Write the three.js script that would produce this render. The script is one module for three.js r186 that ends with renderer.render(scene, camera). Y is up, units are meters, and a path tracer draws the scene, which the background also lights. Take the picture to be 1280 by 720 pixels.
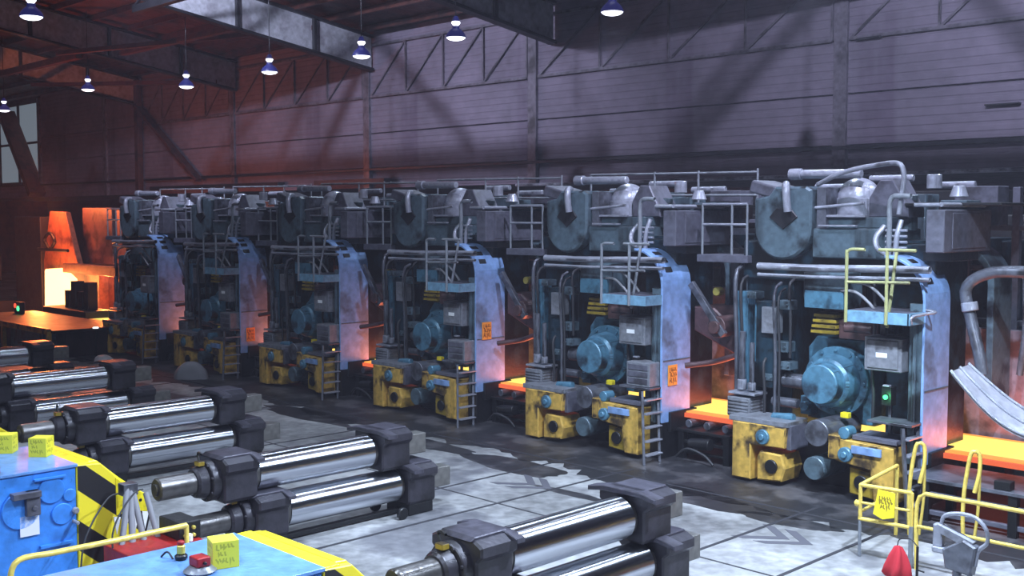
import * as THREE from 'three';
import { RoundedBoxGeometry } from 'three/addons/geometries/RoundedBoxGeometry.js';
import { mergeGeometries } from 'three/addons/utils/BufferGeometryUtils.js';
import { RectAreaLightUniformsLib } from 'three/addons/lights/RectAreaLightUniformsLib.js';

// ------------------------------------------------------------------ camera, light, exposure
const scene = new THREE.Scene();
scene.background = new THREE.Color(0x000000);
const camera = new THREE.PerspectiveCamera(2 * Math.atan(360 / 1392) * 180 / Math.PI, 1280 / 720, 0.1, 300);
camera.position.set(0, 5, 0);
camera.lookAt(-70.938025, 5 - 6.594808, -70.173393);
const renderer = new THREE.WebGLRenderer({ antialias: true });
renderer.toneMapping = THREE.LinearToneMapping;
renderer.toneMappingExposure = 1.0;
renderer.shadowMap.enabled = true;
RectAreaLightUniformsLib.init();
const LAMP_COLOR = new THREE.Color().setRGB(0.70, 0.75, 1.0);
const BAY_COLOR = new THREE.Color().setRGB(0.66, 0.80, 1.0);
const LAMP_POWER = 115;
// [x, y, z, strength] of the high-bay lamps, three rows along the hall
const LAMPS = [
  [-18.62, 10.13, -22, 0.5], [-24.57, 10.15, -22, 0.3], [-29.11, 10.07, -22, 0.25], [-34.49, 10.05, -22, 0.2], [-40.45, 10.02, -22, 0.12],
  [-49.35, 10.6, -22, 0.06], [-59.3, 10.33, -22, 0.06], [-29.5, 10.1, -11.7, 0.4],
];
const LAMPS_UNSEEN = [  // out of view; places and strengths chosen to light floor, rolls and cars
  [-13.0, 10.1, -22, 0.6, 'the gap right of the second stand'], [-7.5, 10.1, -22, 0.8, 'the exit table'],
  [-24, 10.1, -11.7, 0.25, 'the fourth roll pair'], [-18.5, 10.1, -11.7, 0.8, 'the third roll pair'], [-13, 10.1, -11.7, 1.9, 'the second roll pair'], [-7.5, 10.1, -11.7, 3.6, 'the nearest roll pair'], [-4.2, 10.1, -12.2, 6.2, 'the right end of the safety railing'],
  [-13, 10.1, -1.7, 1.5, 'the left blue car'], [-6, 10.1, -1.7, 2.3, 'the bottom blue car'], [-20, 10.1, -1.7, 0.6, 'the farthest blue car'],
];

// ------------------------------------------------------------------ helpers
let seed = 12345;
const rnd = () => { seed = (seed * 1664525 + 1013904223) >>> 0; return seed / 4294967296; };
const rr = (a, b) => a + (b - a) * rnd();
const used = {};
function numbered(n) { const k = used[n] = (used[n] || 0) + 1; return k === 1 ? n : `${n}_${String(k - 1).padStart(3, '0')}`; }
function uvm(g) {                                   // uv in metres by the dominant axis of each normal
  const p = g.attributes.position, n = g.attributes.normal, uv = new Float32Array(p.count * 2);
  for (let i = 0; i < p.count; i++) {
    const x = Math.abs(n.getX(i)), y = Math.abs(n.getY(i)), z = Math.abs(n.getZ(i));
    if (y >= x && y >= z) { uv[2 * i] = p.getX(i); uv[2 * i + 1] = p.getZ(i); }
    else if (x >= z) { uv[2 * i] = p.getZ(i); uv[2 * i + 1] = p.getY(i); }
    else { uv[2 * i] = p.getX(i); uv[2 * i + 1] = p.getY(i); }
  }
  g.setAttribute('uv', new THREE.BufferAttribute(uv, 2)); return g;
}
const flat = g => { const q = g.index ? g.toNonIndexed() : g; for (const k of Object.keys(q.attributes)) if (!['position', 'normal', 'uv'].includes(k)) q.deleteAttribute(k); return q; };
class B {                                           // collects shapes, builds ONE named mesh
  constructor() { this.g = []; }
  add(g, keep) { g = flat(g); this.g.push(keep ? g : uvm(g)); return this; }
  box(x0, x1, y0, y1, z0, z1, c = 0.012, rot) {
    const w = Math.abs(x1 - x0), h = Math.abs(y1 - y0), d = Math.abs(z1 - z0), r = Math.min(c, w / 2.2, h / 2.2, d / 2.2);
    const g = c > 0 ? new RoundedBoxGeometry(w, h, d, 1, r) : new THREE.BoxGeometry(w, h, d);
    if (rot) g.applyMatrix4(new THREE.Matrix4().makeRotationFromEuler(new THREE.Euler(...rot)));
    g.translate((x0 + x1) / 2, (y0 + y1) / 2, (z0 + z1) / 2); return this.add(g);
  }
  cyl(a, b, r, seg = 20, r2 = r, bev = 0.012) {       // solid from point a to point b, chamfered rims
    const A = new THREE.Vector3(...a), D = new THREE.Vector3(...b).sub(A), L = D.length(), e = Math.min(bev, r * 0.3, L * 0.3);
    const pts = [[0, 0], [r - e, 0], [r, e], [r2, L - e], [r2 - e, L], [0, L]].map(q => new THREE.Vector2(...q));
    const g = faceted(new THREE.LatheGeometry(pts, seg));
    g.applyQuaternion(new THREE.Quaternion().setFromUnitVectors(new THREE.Vector3(0, 1, 0), D.normalize()));
    g.translate(...a); return this.add(g);
  }
  tube(pts, r, n = 24, seg = 8, closed = false) {
    const c = new THREE.CatmullRomCurve3(pts.map(q => new THREE.Vector3(...q)), closed, 'centripetal');
    return this.add(new THREE.TubeGeometry(c, n, r, seg, closed));
  }
  bar(a, b, r, seg = 8) { return this.cyl(a, b, r, seg, r, 0.004); }
  beam(a, b, w, h) {                                   // rectangular bar from a to b
    const A = new THREE.Vector3(...a), Z = new THREE.Vector3(...b), L = A.distanceTo(Z);
    const g = new RoundedBoxGeometry(w, h, L, 1, Math.min(w, h) * 0.08);
    const o = new THREE.Object3D(); o.position.copy(A.clone().add(Z).multiplyScalar(0.5)); o.up.set(0, 1, 0.001); o.lookAt(Z); o.updateMatrix();
    return this.add(g.applyMatrix4(o.matrix));
  }
  prism(outline, z0, z1, bev = 0.015, holes = []) {      // outline in x-y, extruded along z
    const s = new THREE.Shape(outline.map(q => new THREE.Vector2(...q)));
    for (const h of holes) s.holes.push(new THREE.Path(h.map(q => new THREE.Vector2(...q))));
    const g = new THREE.ExtrudeGeometry(s, { depth: Math.abs(z1 - z0) - 2 * bev, bevelEnabled: bev > 0, bevelSize: bev, bevelThickness: bev, bevelOffset: -bev, bevelSegments: 1, steps: 1, curveSegments: 12 });
    g.translate(0, 0, Math.min(z0, z1) + bev); return this.add(g);
  }
  prismX(outline, x0, x1, bev = 0.015, holes = []) {     // outline in z-y, extruded along x
    const s = new THREE.Shape(outline.map(q => new THREE.Vector2(-q[0], q[1])));
    for (const h of holes) s.holes.push(new THREE.Path(h.map(q => new THREE.Vector2(-q[0], q[1]))));
    const g = new THREE.ExtrudeGeometry(s, { depth: Math.abs(x1 - x0) - 2 * bev, bevelEnabled: bev > 0, bevelSize: bev, bevelThickness: bev, bevelOffset: -bev, bevelSegments: 1, steps: 1 });
    g.translate(0, 0, Math.min(x0, x1) + bev); g.rotateY(Math.PI / 2); return this.add(g);
  }
  bolts(list, axis, r = 0.025, h = 0.03) {
    for (const p of list) { const q = [...p]; q[axis] += h; this.cyl(p, q, r, 6, r, 0.004); } return this;
  }
  build(name, mat, parent, joined) {                     // pieces that do not touch become parts of their own
    if (parent && !joined && this.g.length > 1) {
      const bb = this.g.map(g => { g.computeBoundingBox(); return g.boundingBox.clone().expandByScalar(0.004); }), id = bb.map((_, i) => i);
      const root = i => { while (id[i] !== i) i = id[i]; return i; };
      for (let i = 0; i < bb.length; i++) for (let j = 0; j < i; j++) if (bb[i].intersectsBox(bb[j])) id[root(i)] = root(j);
      const sets = {}; this.g.forEach((g, i) => (sets[root(i)] ||= []).push(g));
      const list = Object.values(sets);
      if (list.length > 1) { let first; for (const l of list) { const b = new B(); b.g = l; const m = b.build(name, mat, parent, true); first ||= m; } return first; }
    }
    const m = new THREE.Mesh(this.g.length === 1 ? this.g[0] : mergeGeometries(this.g), mat);
    m.castShadow = m.receiveShadow = true; m.name = parent ? name : numbered(name);
    (parent || scene).add(m); return m;
  }
}
function faceted(g) {                               // crease sharp rims of a lathe, keep the round smooth
  g = g.toNonIndexed(); const p = g.attributes.position, n = g.attributes.normal;
  const a = new THREE.Vector3(), b = new THREE.Vector3(), c = new THREE.Vector3(), f = new THREE.Vector3(), q = new THREE.Vector3();
  for (let i = 0; i < p.count; i += 3) {
    a.fromBufferAttribute(p, i); b.fromBufferAttribute(p, i + 1); c.fromBufferAttribute(p, i + 2);
    f.copy(b).sub(a).cross(c.sub(a)); if (f.lengthSq() < 1e-16) continue; f.normalize();
    for (let k = 0; k < 3; k++) { q.fromBufferAttribute(p, i + k); const y0 = f.y;
      const rad = new THREE.Vector3(q.x, 0, q.z); const rl = rad.length();
      if (rl < 1e-6) { n.setXYZ(i + k, f.x, f.y, f.z); continue; }
      rad.multiplyScalar(Math.sqrt(Math.max(0, 1 - y0 * y0)) * Math.sign(f.x * q.x + f.z * q.z || 1) / rl); n.setXYZ(i + k, rad.x, y0, rad.z); }
  }
  return g;
}
function thing(name, label, category, pos = [0, 0, 0], turn = 0, group) {
  const o = new THREE.Group(); o.name = numbered(name); o.position.set(...pos); o.rotation.y = turn;
  o.userData = { label, category }; if (group) o.userData.group = group; scene.add(o); return o;
}
function tag(o, label, category, group) { o.userData.label = label; o.userData.category = category; if (group) o.userData.group = group; return o; }
function dup(root, pos, turn, label, group) {
  const r = root.clone(); r.name = numbered(root.name.replace(/_\d{3}$/, '')); r.userData = { ...root.userData, label }; if (group) r.userData.group = group;
  r.position.set(...pos); r.rotation.y = turn; scene.add(r); return r;
}
const structure = o => { o.userData.kind = 'structure'; return o; };

// ------------------------------------------------------------------ procedural textures
function valueNoise(n, cells, sd) {
  let s = sd >>> 0; const R = () => { s = (s * 1664525 + 1013904223) >>> 0; return s / 4294967296; };
  const g = Float32Array.from({ length: cells * cells }, R), out = new Float32Array(n * n);
  for (let y = 0; y < n; y++) for (let x = 0; x < n; x++) {
    const fx = x / n * cells, fy = y / n * cells, ix = fx | 0, iy = fy | 0; let tx = fx - ix, ty = fy - iy;
    tx = tx * tx * (3 - 2 * tx); ty = ty * ty * (3 - 2 * ty); const jx = (ix + 1) % cells, jy = (iy + 1) % cells;
    out[y * n + x] = (g[iy * cells + ix] * (1 - tx) + g[iy * cells + jx] * tx) * (1 - ty) + (g[jy * cells + ix] * (1 - tx) + g[jy * cells + jx] * tx) * ty;
  } return out;
}
function fbm(n, base, oct, sd, gain = 0.55) {
  const out = new Float32Array(n * n); let a = 1, t = 0;
  for (let o = 0; o < oct; o++) { const v = valueNoise(n, base << o, sd + o * 77); for (let i = 0; i < out.length; i++) out[i] += v[i] * a; t += a; a *= gain; }
  for (let i = 0; i < out.length; i++) out[i] /= t; return out;
}
function tex(n, fn, srgb, rep = 1) {
  const d = new Uint8Array(n * n * 4);
  for (let i = 0; i < n * n; i++) { const c = fn(i, i % n, (i / n) | 0); for (let k = 0; k < 3; k++) d[4 * i + k] = Math.max(0, Math.min(255, c[k] * 255)); d[4 * i + 3] = 255; }
  const t = new THREE.DataTexture(d, n, n); t.wrapS = t.wrapT = THREE.RepeatWrapping; t.magFilter = THREE.LinearFilter; t.minFilter = THREE.LinearMipmapLinearFilter; t.generateMipmaps = true;
  if (srgb) t.colorSpace = THREE.SRGBColorSpace; t.repeat.set(rep, rep); t.needsUpdate = true; return t;
}
const nA = fbm(512, 6, 5, 11), nB = fbm(512, 4, 6, 91), nC = fbm(512, 24, 3, 5);
const sm = (a, b, x) => { const t = Math.max(0, Math.min(1, (x - a) / (b - a))); return t * t * (3 - 2 * t); };
const mix = (a, b, t) => a.map((v, i) => v + (b[i] - v) * t);
function grime(c, dirt, lo, hi, rep = 0.45, streak = 0) {           // paint worn and stained with grease and scale
  return tex(512, (i, x, y) => { let t = sm(lo, hi, nA[i] * 0.6 + nB[i] * 0.4); if (streak) t = Math.max(t, streak * sm(0.5, 0.7, nB[((y >> 4) * 512 + x)])); const k = 0.85 + 0.3 * nC[i]; return mix(c, dirt, t).map(v => v * k); }, true, rep);
}
const roughT = tex(512, (i) => { const v = 0.55 + 0.45 * (nA[i] * 0.6 + nC[i] * 0.4); return [v, v, v]; }, false, 0.6);
const bumpT = tex(512, (i) => { const v = nC[i] * 0.6 + nA[i] * 0.4; return [v, v, v]; }, false, 0.9);
const paint = (c, dirt, lo = 0.4, hi = 0.7, o = {}) => new THREE.MeshStandardMaterial({ map: grime(c, dirt, lo, hi, o.rep || 0.45, o.streak || 0), roughness: o.rough ?? 0.62, roughnessMap: roughT, metalness: o.metal ?? 0.15, bumpMap: bumpT, bumpScale: o.bump ?? 0.004 });

const concreteT = tex(1024, (i, x, y) => {
  const j = (y >> 1) * 512 + (x >> 1), k2 = ((y * 3 >> 1) % 512) * 512 + ((x * 3 >> 1) % 512);
  let v = 0.56 + 0.46 * (nB[j] - 0.5) + 0.22 * (nC[k2] - 0.5);
  const stain = sm(0.52, 0.7, nA[((y >> 1) * 512 + ((x >> 1) + 170) % 512)]); const pale = sm(0.56, 0.72, nB[(((y >> 1) + 260) % 512) * 512 + (x >> 1)]);
  let c = [v * 0.99, v * 0.99, v]; c = mix(c, [0.24, 0.24, 0.27], stain * 0.55); c = mix(c, [0.80, 0.80, 0.80], pale * 0.5); return c;
}, true, 1 / 9);
const concreteR = tex(512, (i) => { const v = 0.40 + 0.5 * nB[i]; return [v, v, v]; }, false, 1 / 7);
const ribT = tex(256, (i, x, y) => { const s = (y % 32) / 32; const v = s < 0.5 ? 1 : (s < 0.62 ? 1 - (s - 0.5) / 0.12 : (s > 0.88 ? (s - 0.88) / 0.12 : 0)); return [v, v, v]; }, false, 0.5);
const wallColT = tex(512, (i, x, y) => { let v = 0.47 + 0.16 * (nB[i] - 0.5) + 0.06 * (nC[i] - 0.5); const s = sm(0.5, 0.75, nA[(y >> 3) * 512 + x]); return [v * 0.97 - 0.05 * s, v * 0.90 - 0.06 * s, v * 1.02 - 0.05 * s]; }, true, 1 / 7);

const M = {
  floor: new THREE.MeshStandardMaterial({ map: concreteT, roughness: 0.75, roughnessMap: concreteR, bumpMap: bumpT, bumpScale: 0.003 }),
  seam: new THREE.MeshStandardMaterial({ color: 0x2c2b31, roughness: 0.85 }),
  arrow: new THREE.MeshStandardMaterial({ color: 0x55545c, roughness: 0.7 }),
  oil: new THREE.MeshStandardMaterial({ map: grime([0.15, 0.15, 0.165], [0.32, 0.31, 0.32], 0.42, 0.66, 0.3), roughness: 0.5 }),
  wall: new THREE.MeshStandardMaterial({ map: wallColT, roughness: 0.8, bumpMap: ribT, bumpScale: 0.02 }),
  column: paint([0.42, 0.40, 0.44], [0.2, 0.19, 0.2], 0.4, 0.75),
  dark: paint([0.11, 0.10, 0.11], [0.05, 0.05, 0.05], 0.4, 0.7),
  roof: paint([0.32, 0.18, 0.15], [0.16, 0.09, 0.08], 0.4, 0.7),
  girder: paint([0.70, 0.71, 0.74], [0.52, 0.51, 0.54], 0.45, 0.75, { rep: 0.3 }),
  flange: paint([0.13, 0.13, 0.15], [0.07, 0.07, 0.08], 0.4, 0.7),
  teal: paint([0.12, 0.21, 0.26], [0.045, 0.05, 0.055], 0.38, 0.56, { rough: 0.5, streak: 0.75 }),
  tealGrey: paint([0.33, 0.40, 0.44], [0.11, 0.12, 0.13], 0.42, 0.66, { rough: 0.5, streak: 0.6 }),
  blue: paint([0.31, 0.48, 0.57], [0.12, 0.16, 0.20], 0.47, 0.70, { rough: 0.45 }),
  guard: paint([0.51, 0.64, 0.83], [0.32, 0.34, 0.39], 0.54, 0.80, { rough: 0.5, streak: 0.35, rep: 0.3 }),
  deckBlue: paint([0.44, 0.60, 0.70], [0.2, 0.28, 0.34], 0.5, 0.75),
  black: paint([0.075, 0.075, 0.085], [0.13, 0.11, 0.10], 0.5, 0.75, { rough: 0.6 }),
  steel: paint([0.42, 0.43, 0.47], [0.17, 0.16, 0.17], 0.42, 0.7, { metal: 0.5, rough: 0.48 }),
  pipe: paint([0.62, 0.63, 0.68], [0.30, 0.30, 0.32], 0.45, 0.7, { metal: 0.3, rough: 0.42 }),
  glowPlate: paint([0.50, 0.46, 0.50], [0.24, 0.21, 0.24], 0.42, 0.7),  // for the added plates that catch the red strip glow
  furnace: paint([0.55, 0.36, 0.28], [0.30, 0.18, 0.14], 0.45, 0.75),
  deckBrown: paint([0.17, 0.11, 0.13], [0.09, 0.06, 0.07], 0.42, 0.7),
  rust: paint([0.34, 0.24, 0.24], [0.13, 0.09, 0.10], 0.4, 0.7),
  grey: paint([0.48, 0.49, 0.52], [0.30, 0.29, 0.30], 0.5, 0.78, { rough: 0.5, rep: 0.6 }),
  greyDark: paint([0.36, 0.36, 0.41], [0.22, 0.21, 0.23], 0.45, 0.75, { rep: 0.5 }),
  yellow: paint([0.82, 0.66, 0.31], [0.19, 0.15, 0.12], 0.43, 0.62, { rough: 0.5, streak: 0.45 }),
  yellowOld: paint([0.62, 0.52, 0.16], [0.17, 0.13, 0.08], 0.40, 0.62, { rough: 0.55 }),
  yellowClean: paint([0.97, 0.88, 0.16], [0.8, 0.68, 0.12], 0.6, 0.85, { rough: 0.45 }),
  railYellow: paint([0.93, 0.82, 0.40], [0.7, 0.58, 0.25], 0.55, 0.8, { rough: 0.45 }),
  railOld: paint([0.66, 0.66, 0.46], [0.40, 0.39, 0.30], 0.5, 0.75, { rough: 0.45 }),
  railGrey: paint([0.52, 0.54, 0.57], [0.28, 0.28, 0.3], 0.5, 0.75, { rough: 0.45 }),
  carBlue: paint([0.25, 0.55, 0.90], [0.18, 0.38, 0.66], 0.55, 0.85, { rough: 0.4, rep: 0.3 }),
  carBlueLit: paint([0.42, 0.60, 0.84], [0.37, 0.52, 0.72], 0.55, 0.85, { rough: 0.42, rep: 0.3 }),  // body blue made paler, light from above put into the colour
  chock: paint([0.21, 0.20, 0.23], [0.10, 0.095, 0.10], 0.45, 0.7, { rough: 0.5, metal: 0.3 }),
  chockTop: paint([0.28, 0.27, 0.31], [0.16, 0.15, 0.17], 0.45, 0.7, { rough: 0.5, metal: 0.3 }),
  journal: paint([0.36, 0.35, 0.35], [0.15, 0.13, 0.12], 0.42, 0.65, { rough: 0.42, metal: 0.7 }),
  driveEnd: paint([0.46, 0.45, 0.44], [0.25, 0.24, 0.23], 0.45, 0.7, { rough: 0.4, metal: 0.5 }),
  roll: new THREE.MeshPhysicalMaterial({ color: 0xc9ccd4, metalness: 1, roughness: 0.24, anisotropy: 1.0, anisotropyRotation: Math.PI / 2 }),
  white: new THREE.MeshStandardMaterial({ color: 0xe8e9ec, roughness: 0.6 }),
  hood: paint([0.60, 0.60, 0.64], [0.45, 0.42, 0.42], 0.5, 0.75, { rough: 0.45, metal: 0.2 }),
  red: paint([0.62, 0.10, 0.10], [0.35, 0.07, 0.07], 0.5, 0.75),
  cloth: new THREE.MeshStandardMaterial({ color: 0xb02430, roughness: 0.9 }),
  brass: new THREE.MeshStandardMaterial({ color: 0xd8c25a, roughness: 0.4, metalness: 0.5 }),
  hose: new THREE.MeshStandardMaterial({ color: 0x86868c, roughness: 0.6 }),
  hoseDark: new THREE.MeshStandardMaterial({ color: 0x28282c, roughness: 0.6 }),
  orangeSign: new THREE.MeshStandardMaterial({ color: 0xd88a30, roughness: 0.6 }),
  strip: new THREE.MeshStandardMaterial({ color: 0x2a0e06, roughness: 0.7, emissive: new THREE.Color().setRGB(1.0, 0.66, 0.13), emissiveIntensity: 1.5 }),
  stripMargin: new THREE.MeshStandardMaterial({ color: 0x2a0e06, roughness: 0.7, emissive: new THREE.Color().setRGB(1.0, 0.36, 0.06), emissiveIntensity: 1.2 }),
  stripEdge: new THREE.MeshStandardMaterial({ color: 0x2a0e06, roughness: 0.7, emissive: new THREE.Color().setRGB(1.0, 0.16, 0.05), emissiveIntensity: 0.9 }),
  slab: new THREE.MeshStandardMaterial({ color: 0x331006, roughness: 0.7, emissive: new THREE.Color().setRGB(1.0, 0.50, 0.16), emissiveIntensity: 5 }),
  lampGlow: new THREE.MeshStandardMaterial({ color: 0xffffff, emissive: new THREE.Color().setRGB(0.86, 0.9, 1.0), emissiveIntensity: 3.0 }),
  lampShade: new THREE.MeshStandardMaterial({ color: 0x1c2050, roughness: 0.4, emissive: new THREE.Color().setRGB(0.06, 0.06, 0.42), emissiveIntensity: 0.2 }),
  green: new THREE.MeshStandardMaterial({ color: 0x0a5020, emissive: new THREE.Color().setRGB(0.1, 1.0, 0.35), emissiveIntensity: 1.8 }),
  redLens: new THREE.MeshStandardMaterial({ color: 0x601010, emissive: new THREE.Color().setRGB(1.0, 0.12, 0.06), emissiveIntensity: 1.2 }),
  whiteLens: new THREE.MeshStandardMaterial({ color: 0xffffff, emissive: new THREE.Color().setRGB(0.9, 0.95, 1.0), emissiveIntensity: 1.6 }),
  pane: new THREE.MeshStandardMaterial({ color: 0x8090a0, roughness: 0.3, emissive: new THREE.Color().setRGB(0.36, 0.46, 0.55), emissiveIntensity: 0.34 }),
};
const stripes = (() => { const c = document.createElement('canvas'); c.width = c.height = 256; const x = c.getContext('2d'); x.fillStyle = '#f2dc2e'; x.fillRect(0, 0, 256, 256); x.fillStyle = '#1d1b1f';
  for (let k = -1; k < 2; k++) { x.beginPath(); x.moveTo(0, 128 + 256 * k - 0); x.lineTo(256, 128 + 256 * k + 256); x.lineTo(256, 256 + 256 * k + 256); x.lineTo(0, 256 + 256 * k); x.fill(); }
  const t = new THREE.CanvasTexture(c); t.colorSpace = THREE.SRGBColorSpace; t.wrapS = t.wrapT = THREE.RepeatWrapping; t.repeat.set(1.05, 1.25); return t; })();
M.stripe = new THREE.MeshStandardMaterial({ map: stripes, roughness: 0.5 });
function scribble(bg, fg, lines, w = 128, h = 128) {           // worn lettering that cannot be read any more
  const c = document.createElement('canvas'); c.width = w; c.height = h; const x = c.getContext('2d'); x.fillStyle = bg; x.fillRect(0, 0, w, h); x.strokeStyle = fg; x.lineCap = 'round';
  let s = 9; const R = () => { s = (s * 1664525 + 1013904223) >>> 0; return s / 4294967296; };
  for (const [y, x0, x1, t] of lines) { x.lineWidth = t; for (let u = x0; u < x1; u += t * 2.2) { x.beginPath(); x.moveTo(u + R() * t, y - t * 1.6); x.lineTo(u + t * (R() * 1.6), y + R() * t); x.lineTo(u + t * 1.4, y + t * (1.5 - R() * 2)); x.stroke(); } }
  const t = new THREE.CanvasTexture(c); t.colorSpace = THREE.SRGBColorSpace; return new THREE.MeshStandardMaterial({ map: t, roughness: 0.6 });
}
M.boxPrint = scribble('#e6dc3c', '#b5ad30', [[38, 24, 100, 7], [68, 28, 66, 6], [96, 22, 98, 6]]);
M.tagPrint = scribble('#f7e22c', '#8a7420', [[44, 40, 90, 5], [60, 36, 94, 6], [78, 46, 86, 5]]);
M.signPrint = scribble('#dd9638', '#6a3e14', [[34, 20, 108, 9], [66, 24, 104, 9], [98, 20, 100, 9]]);

// ================================================================== the hall
const floor = structure(new B().box(-100, 12, -0.4, 0, -42, 12, 0).build('floor', M.floor));
for (const x of [-8.9, -14.45, -20.0, -25.6, -31.2]) for (const dx of [-0.75, 0.75])    // sunk rails of the roll-change tracks
  new B().box(x + dx - 0.032, x + dx + 0.032, 0.0, 0.006, -16.9, -4, 0).build('sunk_rail', M.seam, floor);
for (const [z, w] of [[-16.4, 0.035], [-13.2, 0.02]]) new B().box(-60, 4, 0, 0.005, z - w, z + w, 0).build('floor_joint', M.seam, floor);
for (const [x, z] of [[-9.75, -14.9], [-14.9, -14.6]]) {
  const a = new B(); for (let k = 0; k < 2; k++) { const s = new THREE.Shape([[0, 0], [0.55, 0.45], [0, 0.9], [0.22, 0.9], [0.77, 0.45], [0.22, 0]].map(q => new THREE.Vector2(...q))); const g = new THREE.ExtrudeGeometry(s, { depth: 0.004, bevelEnabled: false }); g.rotateX(-Math.PI / 2); g.translate(x + k * 0.4, 0.001, z + 0.45); a.add(g); }
  a.build('arrow_marking', M.arrow, floor);
}
{ // greasy floor in front of the stands: ragged patches
  const N = (x, y) => nA[(((y * 97) | 0) & 511) * 512 + (((x * 61) | 0) & 511)], N2 = (x, y) => nC[(((y * 53) | 0) & 511) * 512 + (((x * 149) | 0) & 511)];
  const lay = (pts, name) => { const g = new THREE.ExtrudeGeometry(new THREE.Shape(pts.map(q => new THREE.Vector2(...q))), { depth: 0.003, bevelEnabled: false }); g.rotateX(-Math.PI / 2); g.translate(0, 0.001, 0); new B().add(g).build(name, M.oil, floor); };
  const edge = []; for (let i = 0; i <= 220; i++) { const x = -48 + i * 0.205; edge.push([x, 17.3 - 1.9 * N(x * 0.9, 3) - 0.9 * N2(x, 7)]); }
  lay([[-48, 23], ...edge, [-2.9, 23]], 'oil_stain');
  for (const [cx, cz, rx, rz] of [[-11.6, -16.0, 1.5, 0.5], [-15.6, -15.4, 1.3, 0.5], [-18.5, -15.6, 1.6, 0.35], [-23, -15.7, 2.0, 0.45], [-9.6, -15.8, 0.9, 0.3], [-27.5, -14.8, 1.5, 0.3], [-13.3, -14.6, 0.8, 0.16]]) {
    const p = []; for (let k = 0; k < 48; k++) { const a = k / 48 * Math.PI * 2, w = 0.55 + 0.9 * N(cx + Math.cos(a) * 1.3 + 40, cz + Math.sin(a) * 1.3 + 40); p.push([cx + rx * w * Math.cos(a), -cz + rz * w * Math.sin(a)]); } lay(p, 'oil_patch');
  }
}
// back wall: ribbed sheet panels between columns, above an open dark bay
const wall = structure(new B().box(-100, 12, 6.15, 13.2, -30.6, -30.32, 0).build('wall_back', M.dark));
const colX = [-97, -86, -75, -65.2, -60.7, -50.6, -39.4, -29.27, -16.67, -5.5, 6];
const bands = [[6.15, 6.98], [7.04, 8.5], [8.54, 10.05], [10.1, 12.9]];
for (let i = 0; i + 1 < colX.length; i++) for (const [y0, y1] of bands) {
  if (colX[i] < -76 && colX[i] > -90 && y0 > 6.5) continue;
  new B().box(colX[i] + 0.2, colX[i + 1] - 0.2, y0, y1, -30.33, -30.1 - (y0 < 6.5 ? 0.08 : 0), 0.01).build('wall_panel', M.wall, wall);
}
for (const x of colX) new B().box(x - 0.21, x + 0.21, 6.15, 12.7, -30.3, -29.98, 0.01).build('wall_column', M.column, wall);
new B().box(-100, 12, 6.9, 7.0, -30.3, -29.92, 0.005).build('wall_ledge', M.flange, wall);
new B().tube([[-30, 6.1, -29.9], [-18, 6.14, -29.9], [-5, 6.2, -29.9], [10, 6.2, -29.9]], 0.06, 30, 8).build('wall_pipe', M.pipe, wall);
for (const [x0, x1] of [[-43, -37.8], [-59, -46]]) new B().box(x0, x1, 6.35, 6.55, -30.1, -29.7).build('cable_tray', M.flange, wall);
// truss pattern on the wall
{ let k = 0; for (let i = 4; i + 1 < colX.length; i++) { const a = colX[i] + 0.3, b = colX[i + 1] - 0.3, n = 4;
    new B().beam([a, 10.1, -30.02], [b, 10.1, -30.02], 0.1, 0.1).beam([a, 12.3, -30.02], [b, 12.3, -30.02], 0.1, 0.1).build('truss_chord', M.column, wall);
    for (let j = 0; j < n; j++) { const x0 = a + (b - a) * j / n, x1 = a + (b - a) * (j + 1) / n; new B().beam([x0, 10.1, -30.03], [x1, 12.3, -30.03], 0.07, 0.07).beam([x1, 10.1, -30.03], [x1, 12.3, -30.03], 0.07, 0.07).build('truss_web', M.column, wall); } } }
new B().box(-16.15, -15.4, 10.02, 10.07, -30.1, -29.9).build('wall_shelf', M.flange, wall);
for (const [x, y] of [[-11.95, 7.88]]) new B().box(x - 0.45, x + 0.45, y, y + 0.04, -30.1, -29.9).build('wall_bracket', M.flange, wall);
// dark bay below and behind the wall
structure(new B().box(-100, 12, -0.2, 6.2, -41, -40.6, 0).build('wall_bay', M.dark));
structure(new B().box(-100, 12, 6.15, 6.4, -41, -30.32, 0).build('ceiling_bay', M.dark));
structure(new B().box(-100.4, -100, -0.2, 18, -41, 12, 0).build('wall_left', M.roof));
structure(new B().box(12, 12.4, -0.2, 18, -41, 12, 0).build('wall_right', M.column));
structure(new B().box(-100.4, 12.4, -0.2, 18, 12, 12.4, 0).build('wall_front', M.column));
// glazing at the far left
{ const w = structure(new THREE.Group()); w.name = 'window_1'; scene.add(w);
  for (let i = 0; i < 3; i++) for (let j = 0; j < 2; j++) { const x0 = -85.9 + i * 3.5, y0 = 7.15 + j * 2.7; new B().box(x0 + 0.12, x0 + 3.28, y0 + 0.08, y0 + 2.6, -30.3, -30.24, 0.005).build('pane', M.pane, w); }
  for (let i = 0; i <= 3; i++) new B().box(-86.05 + i * 3.5, -85.9 + i * 3.5, 7.05, 12.6, -30.3, -30.15, 0.01).build('mullion', M.flange, w);
  new B().box(-86, -75.4, 9.75, 9.9, -30.3, -30.15, 0.01).build('transom', M.flange, w);
  structure(new B().beam([-79.5, 12.0, -29.6], [-74.5, 6.3, -29.6], 1.1, 0.4).build('wall_brace', M.roof)); }
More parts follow.
